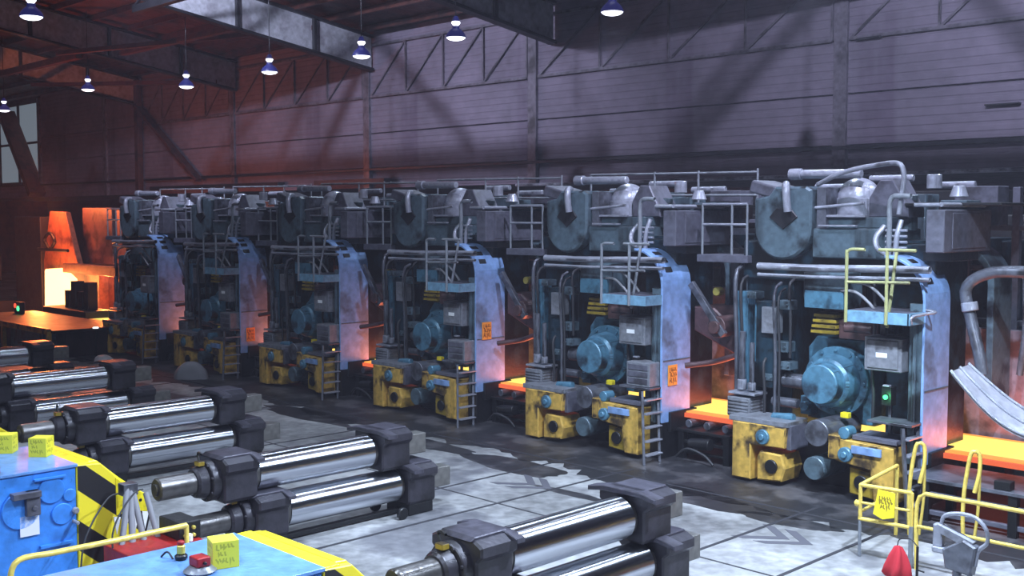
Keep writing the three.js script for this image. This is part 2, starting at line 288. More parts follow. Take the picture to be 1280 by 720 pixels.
// sloping roof on purlins, plate girders
const SL = 0.15, roofY = z => 12.95 + SL * (z + 30);
const ceiling = structure(new B().prismX([[-30.6, roofY(-30.6)], [12.4, roofY(12.4)], [12.4, roofY(12.4) + 0.3], [-30.6, roofY(-30.6) + 0.3]], -100.4, 12.4, 0).build('ceiling', M.roof));
for (let k = 0; k < 20; k++) { const z = -29.4 + k * 1.7, y = roofY(z); new B().box(-99, 11, y - 0.26, y - 0.02, z - 0.06, z + 0.06, 0.01).build('purlin', M.roof, ceiling); }
for (const x of [-60.7, -50.2, -39, -28.2, -16.2, -5.5]) {
  const g = structure(new THREE.Group()); g.name = numbered('roof_girder'); scene.add(g);
  const o = (z, d) => [z, 11.25 + SL * (z + 30) + d];
  new B().prismX([o(-30, 0), o(11.5, 0), o(11.5, 1.4), o(-30, 1.4)], x - 0.02, x + 0.02, 0.004).build('web', M.girder, g);
  for (const d of [0, 1.42]) new B().prismX([o(-30, d - 0.06), o(11.5, d - 0.06), o(11.5, d + 0.06), o(-30, d + 0.06)], x - 0.2, x + 0.2, 0.01).build('flange', M.flange, g);
  for (let z = -27; z < 11; z += 3.6) for (const s of [-1, 1]) new B().prismX([o(z - 0.07, 0), o(z + 0.07, 0), o(z + 0.07, 1.4), o(z - 0.07, 1.4)], x + s * 0.02, x + s * 0.17, 0.004).build('stiffener', M.flange, g);
}
// unseen beams under the roof, slanting bars placed to cast broad wall shadows
function walkway(name, x0, x1, y, z, shadowBars) {
  const g = structure(new THREE.Group()); g.name = name; scene.add(g);
  new B().box(x0, x1, y - 0.25, y, z - 0.12, z + 0.12).build('beam', M.flange, g);
  for (const [a, b, w] of shadowBars) {
    const top = roofY(z) - 0.02, k = (top - b[1]) / (a[1] - b[1]), p = [b[0] + (a[0] - b[0]) * k, top, z], k2 = (y - b[1]) / (a[1] - b[1]), q = [b[0] + (a[0] - b[0]) * k2, y, z];
    new B().beam(p, q, w, 0.08).build('shadow_bar', M.flange, g);
  }
}
walkway('unseen_shadow_beams', -18, -4, 11.85, -18.48, [[[-10.59, 13.38], [-12.25, 11.93], 0.3], [[-11.03, 13.44], [-12.47, 11.94], 0.09], [[-11.67, 13.53], [-15.2, 12.75], 0.105], [[-9.66, 13.26], [-9.04, 12.59], 0.15], [[-14.1, 13.6], [-13.34, 12.17], 0.12]]);
walkway('unseen_shadow_beams_001', -37.5, -29.5, 12.3, -18.48, [[[-33.42, 13.83], [-31.16, 12.0], 0.15], [[-33.65, 13.44], [-34.71, 12.1], 0.3], [[-34.49, 13.62], [-35.72, 12.13], 0.09], [[-34.68, 13.7], [-36.7, 12.7], 0.09]]);
structure(new B().box(-60.5, -60.1, 6.2, 12.6, -29.9, -29.6).build('wall_post', M.roof));
structure(new B().beam([-60.4, 11.2, -29.7], [-53.5, 6.8, -29.7], 0.4, 0.2).build('wall_brace', M.roof));
structure(new B().beam([-39, 12.5, -24], [-50.2, 12.5, -24], 0.3, 0.25).beam([-39, 12.7, -27], [-50.2, 12.2, -21], 0.2, 0.2).beam([-50.2, 12.2, -22], [-60.7, 12.2, -22], 0.3, 0.3).beam([-50.2, 11.6, -29], [-60.7, 11.9, -24], 0.2, 0.2).build('roof_tie', M.roof));

// ------------------------------------------------------------------ high-bay lamps
function lampParts(o) {
  const sh = [[0.30, 0], [0.285, 0.06], [0.24, 0.14], [0.17, 0.21], [0.11, 0.26], [0.10, 0.30], [0.12, 0.33]];
  const shell = [...sh, ...sh.slice().reverse().map(([r, y]) => [r - 0.012, y - 0.004])].map(q => new THREE.Vector2(...q));
  new B().add(new THREE.LatheGeometry(shell, 28)).build('shade', M.lampShade, o);
  new B().add(new THREE.LatheGeometry([[0, -0.085], [0.12, -0.08], [0.2, -0.06], [0.265, -0.02], [0.28, 0.02], [0, 0.03]].map(q => new THREE.Vector2(...q)), 28)).build('diffuser', M.lampGlow, o);
  new B().add(new THREE.LatheGeometry([[0, 0.31], [0.06, 0.33], [0.13, 0.42], [0.12, 0.46], [0, 0.47]].map(q => new THREE.Vector2(...q)), 20)).build('bulb_neck', M.lampGlow, o);
  new B().cyl([0, 0.47, 0], [0, 0.62, 0], 0.12, 20, 0.06).build('ballast_housing', M.lampShade, o);
}
function lampLight(o, s) {                             // the reflector throws its light down in a wide cone
  const l = new THREE.SpotLight(BAY_COLOR, LAMP_POWER * s, 0, 1.17, 0.45, 2); l.position.set(0, -0.24, 0); l.target.position.set(0, -10, 0); l.castShadow = true; l.shadow.radius = 7; o.add(l, l.target);
}
const lampNames = ['nearest the centre top edge, above the right stands', 'second from the right in the lamp row', 'in front of the pale girder end', 'fourth from the right in the lamp row', 'fifth from the right, below the left girder', 'hanging before the dark reddish far wall', 'at the left picture edge above the window', 'in the top left corner, larger than its neighbours'];
LAMPS.forEach(([x, y, z, s], i) => {
  const o = thing('high_bay_lamp', `glowing high-bay lamp with bluish shade, ${lampNames[i]}`, 'lamp', [x, y, z]);
  lampParts(o); new B().bar([0, 0.6, 0], [0, roofY(z) - y - 0.05, 0], 0.015).build('hanger_rod', M.flange, o);
  lampLight(o, s);
});
LAMPS_UNSEEN.forEach(([x, y, z, s, over]) => {
  const o = thing('high_bay_lamp', `unseen high-bay lamp above the view, lighting ${over}`, 'lamp', [x, y, z]);
  lampParts(o); new B().bar([0, 0.6, 0], [0, roofY(z) - y - 0.05, 0], 0.015).build('hanger_rod', M.flange, o);
  lampLight(o, s);
});

const UNSEEN_FLOODS = [[-8, 14.0, -13.5, -16, 8.5, -30, 900, 1.0, 'unseen flood lamp above the view, lighting the right of the back wall'], [-31, 14.3, -13.5, -39, 9.6, -29, 850, 0.95, 'unseen flood lamp above the view, lighting the left wall and girder']];  // both out of view, placed and aimed to light the back wall
UNSEEN_FLOODS.forEach(([x, y, z, tx, ty, tz, p, a, lab]) => {
  const o = thing('unseen_floodlight', lab, 'lamp', [x, y, z]); const aim = new THREE.Group(); aim.name = 'lamp_head'; o.add(aim); aim.lookAt(tx, ty, tz);
  new B().box(-0.22, 0.22, -0.18, 0.18, -0.25, 0, 0.03).build('case', M.black, aim); new B().box(-0.19, 0.19, -0.15, 0.15, 0, 0.02, 0.005).build('lens', M.lampGlow, aim);
  new B().bar([0, 0.15, 0], [0, roofY(z) - y - 0.05, 0], 0.03).build('bracket', M.flange, o);
  const l = new THREE.SpotLight(LAMP_COLOR, p, 0, a, 0.5, 2); l.position.set(x, y, z).add(new THREE.Vector3(tx - x, ty - y, tz - z).normalize().multiplyScalar(0.3)); l.target.position.set(tx, ty, tz); l.castShadow = true; l.shadow.radius = 8; scene.add(l, l.target);
});

// ================================================================== rolling stands
const X0 = [-10.35, -15.85, -21.4, -26.85, -32.0, -37.2], Z0 = -17.6;
const ORD = ['nearest, at the right', 'second from the right', 'third from the right', 'fourth from the right', 'fifth from the right', 'sixth, farthest left'];
const ORDS = ['nearest stand', 'second stand from the right', 'third stand from the right', 'fourth stand from the right', 'fifth stand from the right', 'farthest stand at the left'];
function standParts(t) {
  // housing: two posts, sill and crown
  const h = new B();
  for (const [a, b] of [[-2.0, -0.95], [0.95, 1.9]]) { h.box(a, b, 0, 4.3, -2.3, -1.15, 0.03).box(a, b, 0, 4.3, -5.2, -4.0, 0.03); }
  h.box(-2.0, 1.9, 3.75, 4.5, -2.3, -1.0, 0.04).box(-2.0, 1.9, 3.75, 4.5, -5.2, -4.0, 0.04).box(-2.0, 1.9, 0, 0.5, -5.2, -1.15, 0.03).box(-1.9, 1.8, 4.3, 4.55, -5, -1.2);
  h.build('housing', M.teal, t);
  // stepped covers on the left post
  new B().box(-2.08, -1.8, 0.6, 3.5, -1.2, -0.9).box(-1.62, -1.2, 2.15, 3.3, -1.2, -0.85).build('post_cover', M.blue, t);
  new B().box(-1.5, -1.1, 1.7, 3.35, -1.0, -0.72).build('valve_panel', M.teal, t);
  new B().box(-1.32, -1.02, 2.75, 3.25, -0.9, -0.62).build('junction_box', M.grey, t);
  new B().cyl([-1.72, 1.62, -0.6], [-1.72, 2.75, -0.6], 0.06).cyl([-1.5, 1.62, -0.6], [-1.5, 2.55, -0.6], 0.05).build('actuator_rod', M.steel, t);
  new B().cyl([-1.72, 1.62, -0.6], [-1.72, 1.82, -0.6], 0.09).cyl([-1.5, 1.62, -0.6], [-1.5, 1.78, -0.6], 0.08).build('bright_cap', M.pipe, t);
  new B().box(-1.9, -1.3, 1.55, 1.6, -0.85, -0.4).build('bracket_shelf', M.pipe, t);
  { const lv = new B().box(-1.92, -1.42, 1.12, 1.5, -0.95, -0.4, 0.02); for (let k = 0; k < 5; k++) lv.box(-1.9, -1.44, 1.16 + k * 0.065, 1.19 + k * 0.065, -0.4, -0.38, 0.004).box(-1.42, -1.40, 1.16 + k * 0.065, 1.19 + k * 0.065, -0.9, -0.45, 0.004); lv.build('louvred_box', M.grey, t); }
  new B().cyl([-1.0, 1.85, -0.95], [-0.55, 1.85, -0.95], 0.14).cyl([-1.15, 1.45, -0.8], [-0.6, 1.45, -0.8], 0.09).build('clamp_cylinder', M.steel, t);
  for (const [x, y0, y1, r, z] of [[-1.98, 0.8, 3.9, 0.045, -0.8], [-1.85, 1.6, 3.7, 0.03, -0.78], [-1.05, 0.9, 3.6, 0.035, -0.7], [-0.95, 1.2, 3.5, 0.025, -0.68], [-1.25, 1.1, 2.2, 0.03, -0.66], [-0.8, 2.3, 3.7, 0.03, -0.8], [0.95, 2.8, 3.8, 0.03, -0.7], [1.05, 1.4, 2.3, 0.03, -0.5]])
    new B().tube([[x, y0, z], [x + 0.02, (y0 + y1) / 2, z + 0.03], [x - 0.02, y1, z], [x - 0.02, y1 + 0.1, z - 0.2]], r, 16, 7).build('hose', r > 0.03 ? M.steel : M.hoseDark, t);
  for (const [x, y, w, hh] of [[-0.95, 2.5, 0.3, 0.2], [-0.9, 3.3, 0.25, 0.18], [-1.6, 3.45, 0.2, 0.14], [-0.85, 2.15, 0.22, 0.16], [-1.2, 1.9, 0.18, 0.14], [1.2, 3.0, 0.28, 0.2], [0.75, 3.2, 0.2, 0.2]])
    new B().box(x - w / 2, x + w / 2, y - hh / 2, y + hh / 2, -1.0, -0.7, 0.015).bolts([[x - w / 3, y, -0.7], [x + w / 3, y, -0.7]], 2).build('valve_block', M.tealGrey, t);
  // backup-roll chock with its round cap
  new B().prism([[-0.62, 1.15], [0.74, 1.15], [0.78, 1.5], [0.78, 2.45], [0.6, 2.72], [-0.45, 2.72], [-0.62, 2.5]], -1.7, -1.15, 0.03).build('backup_chock', M.blue, t);
  new B().cyl([0.12, 1.95, -1.15], [0.12, 1.95, -0.86], 0.64, 36).cyl([0.12, 1.95, -0.9], [0.12, 1.95, -0.5], 0.5, 36, 0.45, 0.05).bolts(Array.from({ length: 12 }, (_, k) => [0.12 + 0.57 * Math.cos(k * Math.PI / 6), 1.95 + 0.57 * Math.sin(k * Math.PI / 6), -0.87]), 2, 0.03, 0.04).build('bearing_housing', M.blue, t);
  new B().cyl([0.12, 1.95, -0.55], [0.12, 1.95, -0.26], 0.375, 36, 0.36, 0.02).build('bearing_cap', M.blue, t);
  new B().box(-0.62, -0.4, 1.25, 1.6, -1.15, -0.9).box(0.62, 0.82, 1.2, 2.6, -1.3, -0.95).cyl([-0.48, 1.42, -0.95], [-0.48, 1.42, -0.78], 0.09).build('keeper_plate', M.blue, t);
  // work-roll ends below
  new B().cyl([0.24, 1.12, -1.2], [0.24, 1.12, 0.0], 0.24, 28).build('upper_roll_end', M.steel, t);
  new B().cyl([0.2, 0.48, -1.2], [0.2, 0.48, 0.0], 0.21, 28).build('lower_roll_end', M.tealGrey, t);
  new B().box(0.42, 0.58, 1.36, 1.46, -0.62, -0.5).build('marker_plate', M.yellowClean, t);
  new B().box(-0.7, 0.9, 0.0, 0.95, -1.6, -0.9).box(-0.4, 0.8, 0.75, 1.0, -1.0, -0.85).build('roll_rail_base', M.black, t);
  // balance beam, spacer block above
  { const y = new B(); for (let k = 0; k < 4; k++) y.box(-0.32 + k * 0.02, 0.2, 2.82 + k * 0.1, 2.89 + k * 0.1, -0.95, -0.7, 0.012); y.box(-0.26, 0.14, 2.8, 3.2, -1.1, -0.78); y.build('balance_block', M.yellowOld, t); }
  new B().box(0.2, 0.95, 2.75, 3.1, -1.2, -0.8).cyl([0.3, 2.95, -0.85], [0.85, 2.95, -0.85], 0.09).build('tilt_cylinder', M.rust, t);
  new B().prism([[-0.36, 3.32], [0.46, 3.32], [0.5, 3.5], [0.5, 3.95], [-0.4, 3.95], [-0.4, 3.5]], -1.1, -0.55, 0.03).build('screw_box', M.tealGrey, t);
  new B().box(-0.34, 0.44, 3.3, 3.62, -0.56, -0.5).build('screw_cover', M.blue, t);
  // arched splash guard, a curved sheet facing the exit side
  { const R = 0.75, prof = [[2.02, 0.75], [2.02, 3.55]]; for (let k = 1; k <= 10; k++) { const a = k / 10 * Math.PI / 2; prof.push([2.02 - R + R * Math.cos(a), 3.55 + R * Math.sin(a)]); }
    const inner = prof.map(([x, y]) => [x, y]).reverse().map(([x, y]) => { const dx = x - 1.27, dy = y - 3.55; if (y <= 3.55) return [x - 0.05, y]; const l = Math.hypot(dx, dy); return [1.27 + dx / l * (R - 0.05), 3.55 + dy / l * (R - 0.05)]; });
    const sg = new B().prism([...prof, ...inner], -1.33, -0.36, 0.01).build('splash_guard', M.guard, t);
    new B().box(1.74, 1.98, 0.75, 3.5, -0.5, -0.38, 0.01).build('guard_front', M.tealGrey, sg);
    new B().box(1.84, 1.9, 0.75, 3.4, -0.36, -0.30, 0.01).box(2.0, 2.03, 2.0, 2.03, -1.3, -0.4, 0.004).build('edge_strip', M.tealGrey, sg);
    const slots = new B(); for (const a of [0.45, 0.75, 1.05]) { const c = Math.cos(a), s = Math.sin(a); slots.add(new RoundedBoxGeometry(0.12, 0.03, 0.22, 1, 0.01).rotateZ(a + Math.PI / 2).translate(1.27 + 0.745 * c, 3.55 + 0.745 * s, -0.65)); } slots.build('guard_lug', M.flange, sg);
  }
  { const R = 0.75, prof = []; for (let k = 0; k <= 10; k++) { const a = k / 10 * Math.PI / 2; prof.push([2.45 - R + R * Math.cos(a), 3.75 + R * Math.sin(a)]); }
    const inner = prof.slice().reverse().map(([x, y]) => [1.7 + (x - 1.7) * 0.84, 3.75 + (y - 3.75) * 0.84]);
    new B().prism([[2.45, 1.6], ...prof, ...inner, [2.33, 1.6]], -2.9, -2.1, 0.01).build('rear_guard', M.tealGrey, t); }
  new B().box(1.6, 2.0, 0, 0.8, -1.3, -0.4).box(1.95, 2.08, 0.55, 0.95, -1.5, -0.6).build('guard_base', M.black, t);
  // capsules and drums on the crown
  new B().prism([[-1.6, 5.3], ...Array.from({ length: 13 }, (_, k) => [-0.99 - 0.61 * Math.cos(k / 12 * Math.PI), 4.76 - 0.61 * Math.sin(k / 12 * Math.PI)]), [-0.38, 5.45], [-0.5, 5.52], [-1.15, 5.52], [-1.3, 5.35]], -2.0, -0.75, 0.04).build('screw_capsule', M.tealGrey, t);
  new B().box(-1.75, -1.15, 5.35, 5.6, -1.6, -0.8, 0.05, [0, 0, -0.25]).build('capsule_hatch', M.greyDark, t);
  new B().tube([[-1.0, 5.56, -0.9], [-0.86, 5.52, -0.66], [-0.82, 5.3, -0.62], [-0.8, 5.05, -0.64]], 0.075, 14, 8).build('white_elbow', M.pipe, t);
  new B().box(-0.4, 1.1, 4.2, 4.75, -2.1, -0.85, 0.03).box(-0.3, 1.05, 4.75, 4.95, -2.0, -1.0, 0.02).build('crown_block', M.tealGrey, t);
  new B().box(-0.25, 0.5, 4.78, 4.81, -0.86, -0.78, 0.005).box(-0.2, 0.6, 4.95, 4.99, -1.02, -0.92, 0.005).build('crown_trim', M.pipe, t);
  new B().cyl([0.12, 4.95, -1.6], [0.12, 5.3, -1.6], 0.42, 28).add(new THREE.SphereGeometry(0.4, 24, 12, 0, 7, 0, Math.PI / 2).translate(0.12, 5.28, -1.6)).build('motor_dome', M.pipe, t);
  new B().cyl([-0.35, 4.95, -1.75], [-0.35, 5.5, -1.75], 0.22, 20).cyl([1.0, 4.7, -1.7], [1.0, 5.35, -1.7], 0.2, 20).build('valve_drum', M.tealGrey, t);
  new B().prism([[0.5, 4.95], [1.25, 4.95], [1.25, 5.1], [0.95, 5.62], [0.7, 5.62], [0.5, 5.3]], -1.9, -1.25, 0.02).build('gear_hood', M.greyDark, t);
  new B().cyl([-1.0, 5.76, -1.2], [0.35, 5.74, -1.25], 0.085, 14).cyl([-1.1, 5.76, -1.2], [-0.85, 5.76, -1.2], 0.11, 14).build('top_pipe', M.pipe, t);
  new B().bar([-0.4, 5.12, -0.9], [0.6, 5.2, -0.9], 0.03).build('hand_rod', M.pipe, t);
  new B().tube([[1.12, 4.3, -0.7], [1.0, 4.42, -0.62], [0.95, 4.6, -0.68], [1.05, 4.8, -0.8]], 0.05, 14, 7).tube([[1.35, 4.9, -0.8], [1.32, 4.6, -0.7], [1.3, 4.2, -0.7]], 0.05, 10, 7).build('crown_hose', M.pipe, t);
  for (let k = 0; k < 4; k++) new B().bar([1.1, 4.42 + k * 0.1, -0.72], [1.5, 4.42 + k * 0.1, -0.72], 0.025).build('coil_pipe', M.pipe, t);
  new B().tube([[1.22, 4.25, -0.62], [1.22, 4.9, -0.62], [1.22, 5.2, -0.62], [1.27, 5.3, -0.62], [1.6, 5.31, -0.62]], 0.045, 24, 8).build('stand_pipe', M.railGrey, t);
  new B().prism([[-1.25, 4.95], [-0.95, 4.72], [-0.65, 4.95], [-0.8, 5.12], [-1.1, 5.12]], -0.8, -0.72, 0.01).build('lifting_lug', M.flange, t);
  new B().box(-0.36, -0.16, 4.3, 5.5, -1.7, -0.9, 0.02).build('capsule_side', M.steel, t);
  for (let k = 0; k < 7; k++) { const x = -1.7 + k * 0.55 + (k % 2) * 0.12, z = -2.6 - (k % 3) * 0.7; new B().box(x - 0.25, x + 0.25, 4.5, 5.0 + (k * 37 % 5) * 0.13, z - 0.3, z + 0.3, 0.02).build('rear_box', k % 2 ? M.greyDark : M.tealGrey, t); }
  for (let k = 0; k < 3; k++) new B().cyl([-1.6 + k * 1.2, 5.55 + (k % 2) * 0.15, -3.0], [-0.7 + k * 1.2, 5.55 + (k % 2) * 0.15, -3.0], 0.07, 10).build('rear_pipe', M.pipe, t);
  for (const [y, r] of [[4.04, 0.065], [3.88, 0.035]]) new B().tube([[-1.2, y, -0.3], [0, y, -0.28], [1.4, y + 0.03, -0.25], [2.15, y + 0.04, -0.22]], r, 20, 9).build('water_pipe', M.pipe, t);
  for (const [x, y] of [[0.75, 3.55], [0.95, 3.7]]) new B().tube([[x - 0.35, y + 0.1, -0.5], [x, y + 0.08, -0.4], [x + 0.25, y - 0.1, -0.4], [x + 0.4, y - 0.3, -0.45]], 0.028, 14, 7).build('hose', M.hose, t);
  // drive side behind
  new B().box(-1.8, 1.7, 0, 5.0, -6.6, -5.4, 0.04).box(-1.2, 1.2, 5.0, 5.5, -6.4, -5.5).build('drive_housing', M.dark, t);
}
const stand0 = thing('rolling_stand', `tall blue-green rolling stand with pipes and round bearing cap, ${ORD[0]}`, 'rolling mill', [X0[0], 0, Z0]);
standParts(stand0);
for (let i = 1; i < 6; i++) dup(stand0, [X0[i], 0, Z0], 0, `tall blue-green rolling stand with pipes and round bearing cap, ${ORD[i]}`);

function repeatOnStands(name, label, category, make, list = [0, 1, 2, 3, 4, 5]) {
  let first; for (const i of list) { if (!first) { first = thing(name, label(i), category, [X0[i], 0, Z0]); make(first); } else dup(first, [X0[i], 0, Z0], 0, label(i)); }
}
// yellow clamp blocks left and right of each stand's roll window
repeatOnStands('roll_latch', i => `worn yellow roll-change latch at the left foot of the ${ORDS[i]}`, 'latch', t => {
  new B().prism([[-1.53, 0.06], [-1.12, 0.06], [-1.12, 0.72], [-0.42, 0.74], [-0.38, 1.12], [-1.53, 1.12]], -0.75, 0, 0.02).build('latch_frame', M.yellow, t);
  new B().prism([[-1.02, 0.06], [-0.5, 0.1], [-0.42, 0.35], [-0.5, 0.6], [-0.95, 0.62], [-1.02, 0.5]], -0.7, -0.06, 0.03).build('latch_jaw', M.yellow, t);
  new B().box(-1.62, -0.36, 1.12, 1.22, -0.75, -0.02).build('cover_plate', M.grey, t);
  new B().cyl([-0.85, 0.9, -0.05], [-0.85, 0.9, 0.05], 0.14, 20).cyl([-0.85, 0.9, 0.03], [-0.85, 0.9, 0.09], 0.06, 12).build('pivot_hub', M.blue, t);
  new B().cyl([-0.7, 0.36, -0.1], [-0.7, 0.36, -0.02], 0.13, 20).build('pin', M.black, t);
  new B().cyl([-0.9, 1.22, -0.4], [-0.45, 1.26, -0.4], 0.08, 12).build('small_cylinder', M.blue, t);
  new B().box(-0.42, -0.32, 0.7, 1.15, -0.7, -0.1).build('shaded_side', M.greyDark, t);  // side face of the latch, its shade put into the dark grey
});
repeatOnStands('roll_latch', i => `worn yellow roll-change latch at the right foot of the ${ORDS[i]}`, 'latch', t => {
  new B().prism([[0.62, 0.7], [1.28, 0.62], [1.36, 0.1], [1.7, 0.1], [1.7, 1.06], [0.62, 1.1]], -0.7, 0.02, 0.02).build('latch_frame', M.yellow, t);
  new B().box(0.5, 0.72, 0.72, 1.16, -0.5, 0.06, 0.03).build('latch_end', M.yellow, t);
  new B().prism([[0.85, 0.14], [1.3, 0.1], [1.32, 0.5], [1.2, 0.58], [0.85, 0.6]], -0.7, -0.08, 0.02).build('latch_jaw', M.yellowOld, t);
  new B().box(0.95, 1.5, 0.88, 1.02, 0.02, 0.07).build('name_plate', M.guard, t);
  new B().box(0.9, 1.72, 1.1, 1.18, -0.7, -0.05).build('cover_plate', M.greyDark, t);
  new B().cyl([0.84, 0.84, 0], [0.84, 0.84, 0.1], 0.13, 20).cyl([0.84, 0.84, 0.08], [0.84, 0.84, 0.14], 0.06, 12).build('pivot_hub', M.blue, t);
  new B().cyl([0.78, 1.2, -0.25], [0.78, 1.2, 0.02], 0.11, 16).build('small_cylinder', M.blue, t);
  new B().cyl([1.08, 0.36, -0.1], [1.08, 0.36, -0.04], 0.13, 16).build('pin', M.black, t);
});
repeatOnStands('instrument_box', i => `grey instrument box beside the bearing cap of the ${ORDS[i]}`, 'box', t => {
  const b = new B().box(1.02, 1.7, 2.32, 2.9, -0.65, -0.2, 0.02).build('case', M.grey, t);
  new B().box(1.08, 1.64, 2.37, 2.85, -0.2, -0.18, 0.01).build('lid', M.grey, t);
  new B().box(1.25, 1.45, 2.56, 2.64, -0.18, -0.172, 0).build('name_label', M.white, t);
  new B().box(1.15, 1.25, 2.9, 3.3, -0.6, -0.5).build('support', M.steel, t);
});
repeatOnStands('signal_light', i => `small green signal light right of the bearing cap of the ${ORDS[i]}`, 'light', t => {
  new B().box(1.3, 1.48, 1.72, 2.05, -0.5, -0.3, 0.01).build('case', M.black, t);
  new B().cyl([1.39, 1.87, -0.3], [1.39, 1.87, -0.25], 0.042, 14).build('green_lens', M.green, t);
  const l = new THREE.PointLight(new THREE.Color().setRGB(0.1, 1, 0.3), 0.25); l.position.set(1.39, 1.87, -0.2); l.castShadow = true; t.add(l);
  new B().box(1.33, 1.45, 2.05, 2.08, -0.36, -0.28, 0.005).build('bright_cap', M.pipe, t);
  new B().box(1.36, 1.42, 1.2, 1.72, -0.5, -0.44).build('stem', M.steel, t);
}, [0, 1, 2, 4]);
repeatOnStands('step_ladder', i => `steep grey metal ladder at the right corner of the ${ORDS[i]}`, 'ladder', t => {
  for (const z of [0.22, -0.28]) new B().beam([2.12, 0.0, z + 0.1], [1.9, 1.45, z - 0.1], 0.05, 0.08).build('stile', M.steel, t);
  for (let k = 0; k < 5; k++) { const f = (k + 0.7) / 5.4; new B().box(2.06 - 0.2 * f, 2.2 - 0.2 * f, 1.45 * f - 0.015, 1.45 * f + 0.015, -0.2 - 0.2 * f, 0.3 - 0.2 * f, 0.005).build('step', M.pipe, t); }
  new B().box(1.2, 2.0, 1.45, 1.5, -0.5, 0.0).build('landing', M.steel, t);
});
repeatOnStands('control_cabinet', i => `grey cabinet above the ladder of the ${ORDS[i]}`, 'cabinet', t => {
  new B().box(1.35, 1.95, 1.5, 2.0, -0.5, -0.05, 0.02).build('case', M.grey, t);
  for (let k = 0; k < 3; k++) new B().box(1.4, 1.9, 1.56 + k * 0.14, 1.67 + k * 0.14, -0.05, -0.035, 0.006).build('drawer_panel', M.greyDark, t);
}, [1, 2, 3, 4]);
repeatOnStands('upper_cabinet', i => `plain grey-violet cabinet at top right of the ${ORDS[i]}`, 'cabinet', t => {
  new B().box(1.95, 2.27, 4.36, 5.08, -2.35, -0.45, 0.02).build('case', M.greyDark, t);
  new B().box(2.27, 2.285, 4.42, 5.02, -2.1, -0.75, 0.006).build('side_panel', M.greyDark, t);
  new B().bar([2.2, 5.16, -0.45], [2.2, 5.16, -2.2], 0.04).bar([1.75, 5.16, -0.45], [2.2, 5.16, -0.45], 0.04).build('top_rail', M.pipe, t);
  new B().box(1.7, 2.2, 4.2, 4.36, -2.0, -0.9).build('support_frame', M.black, t);
});
// rear frames right of each stand
repeatOnStands('rear_frame', i => `dark frame with grey boxes behind the top of the ${ORDS[i]}`, 'frame', t => {
  for (const x of [1.4, 2.3, 3.2]) new B().box(x - 0.07, x + 0.07, 0, 5.5, -3.5, -3.36).build('post', M.greyDark, t);
  for (const y of [3.0, 4.0, 4.75]) new B().box(1.4, 3.3, y - 0.05, y + 0.05, -3.45, -3.37).build('cross_bar', M.steel, t);
  for (const [x0, x1, y0, y1] of [[1.35, 2.15, 5.2, 5.52], [1.3, 2.15, 4.8, 5.16]]) new B().box(x0, x1, y0, y1, -3.4, -2.9, 0.015).build('grey_box', M.greyDark, t);
  new B().cyl([2.0, 5.3, -1.6], [2.0, 5.5, -1.6], 0.16, 14, 0.1).cyl([1.6, 5.45, -1.5], [1.6, 5.7, -1.5], 0.13, 14).build('beacon_head', M.pipe, t);
  new B().box(1.2, 2.9, 5.15, 5.2, -3.4, -1.2).build('grating', M.dark, t);
});
// access platforms with railings
function platform(t, rail) {
  new B().box(0.85, 1.98, 3.33, 3.37, -0.95, 0.15, 0.005).build('deck', M.greyDark, t);
  new B().box(0.85, 2.0, 3.17, 3.37, 0.13, 0.18, 0.008).box(1.96, 2.01, 3.17, 3.37, -0.5, 0.18, 0.008).build('fascia', M.deckBlue, t);
  for (const [x, z] of [[0.87, 0.19], [1.6, 0.19]]) new B().bar([x, 3.16, z], [x, 4.4, z], 0.03).build('rail_post', rail, t);
  new B().bar([1.55, 3.1, 0.05], [1.55, 4.4, -0.25], 0.03).build('rail_post', rail, t);
  new B().tube([[0.87, 4.35, 0.19], [0.92, 4.4, 0.19], [1.2, 4.41, 0.19]], 0.028, 10, 8).bar([1.45, 4.41, 0.19], [2.1, 4.41, 0.19], 0.028).build('top_rail', rail, t);
  new B().bar([0.87, 3.85, 0.19], [2.0, 3.88, 0.19], 0.025).build('mid_rail', rail, t);
}
repeatOnStands('access_platform', i => `blue access platform with yellowish railing on the ${ORDS[i]}`, 'platform', t => { platform(t, M.railOld);
  new B().tube([[2.0, 3.2, 0.1], [2.02, 3.3, 0.15], [2.1, 3.35, -0.1], [2.2, 3.38, -0.35], [2.0, 3.4, -0.4]], 0.025, 16, 7).build('bent_rail', M.pipe, t); }, [0]);
repeatOnStands('access_platform', i => `grey-blue access platform with grey railing on the ${ORDS[i]}`, 'platform', t => platform(t, M.railGrey), [1, 2, 3, 4]);
// gantry railing along the top of stands
repeatOnStands('gantry_railing', i => `thin grey railing along the gantry on top of the ${ORDS[i]}`, 'railing', t => {
  const xs = [-1.7, 0.2, 1.4, 2.9]; for (const x of xs) new B().bar([x, 4.9, -2.4], [x, 5.95, -2.4], 0.025).build('rail_post', M.railGrey, t);
  for (const y of [5.93, 5.45]) new B().bar([xs[0], y, -2.4], [xs[3], y - 0.05, -2.4], 0.025).build('rail', M.railGrey, t);
  new B().box(-1.8, 3.0, 4.82, 4.9, -3.0, -2.35).build('walkway', M.greyDark, t);
}, [1, 2, 3, 4, 5]);
repeatOnStands('side_railing', i => `short railing with posts left of the crown of the ${ORDS[i]}`, 'railing', t => {
  for (const x of [-2.9, -2.2, -1.85]) new B().bar([x, 4.2, -0.9], [x, 5.2, -0.9], 0.025).build('rail_post', M.railGrey, t);
  for (const y of [5.2, 4.8]) new B().bar([-2.9, y, -0.9], [-1.85, y, -0.9], 0.025).build('rail', M.pipe, t);
  new B().box(-3.0, -1.8, 4.05, 4.2, -1.6, -0.85).build('walkway', M.greyDark, t);
});
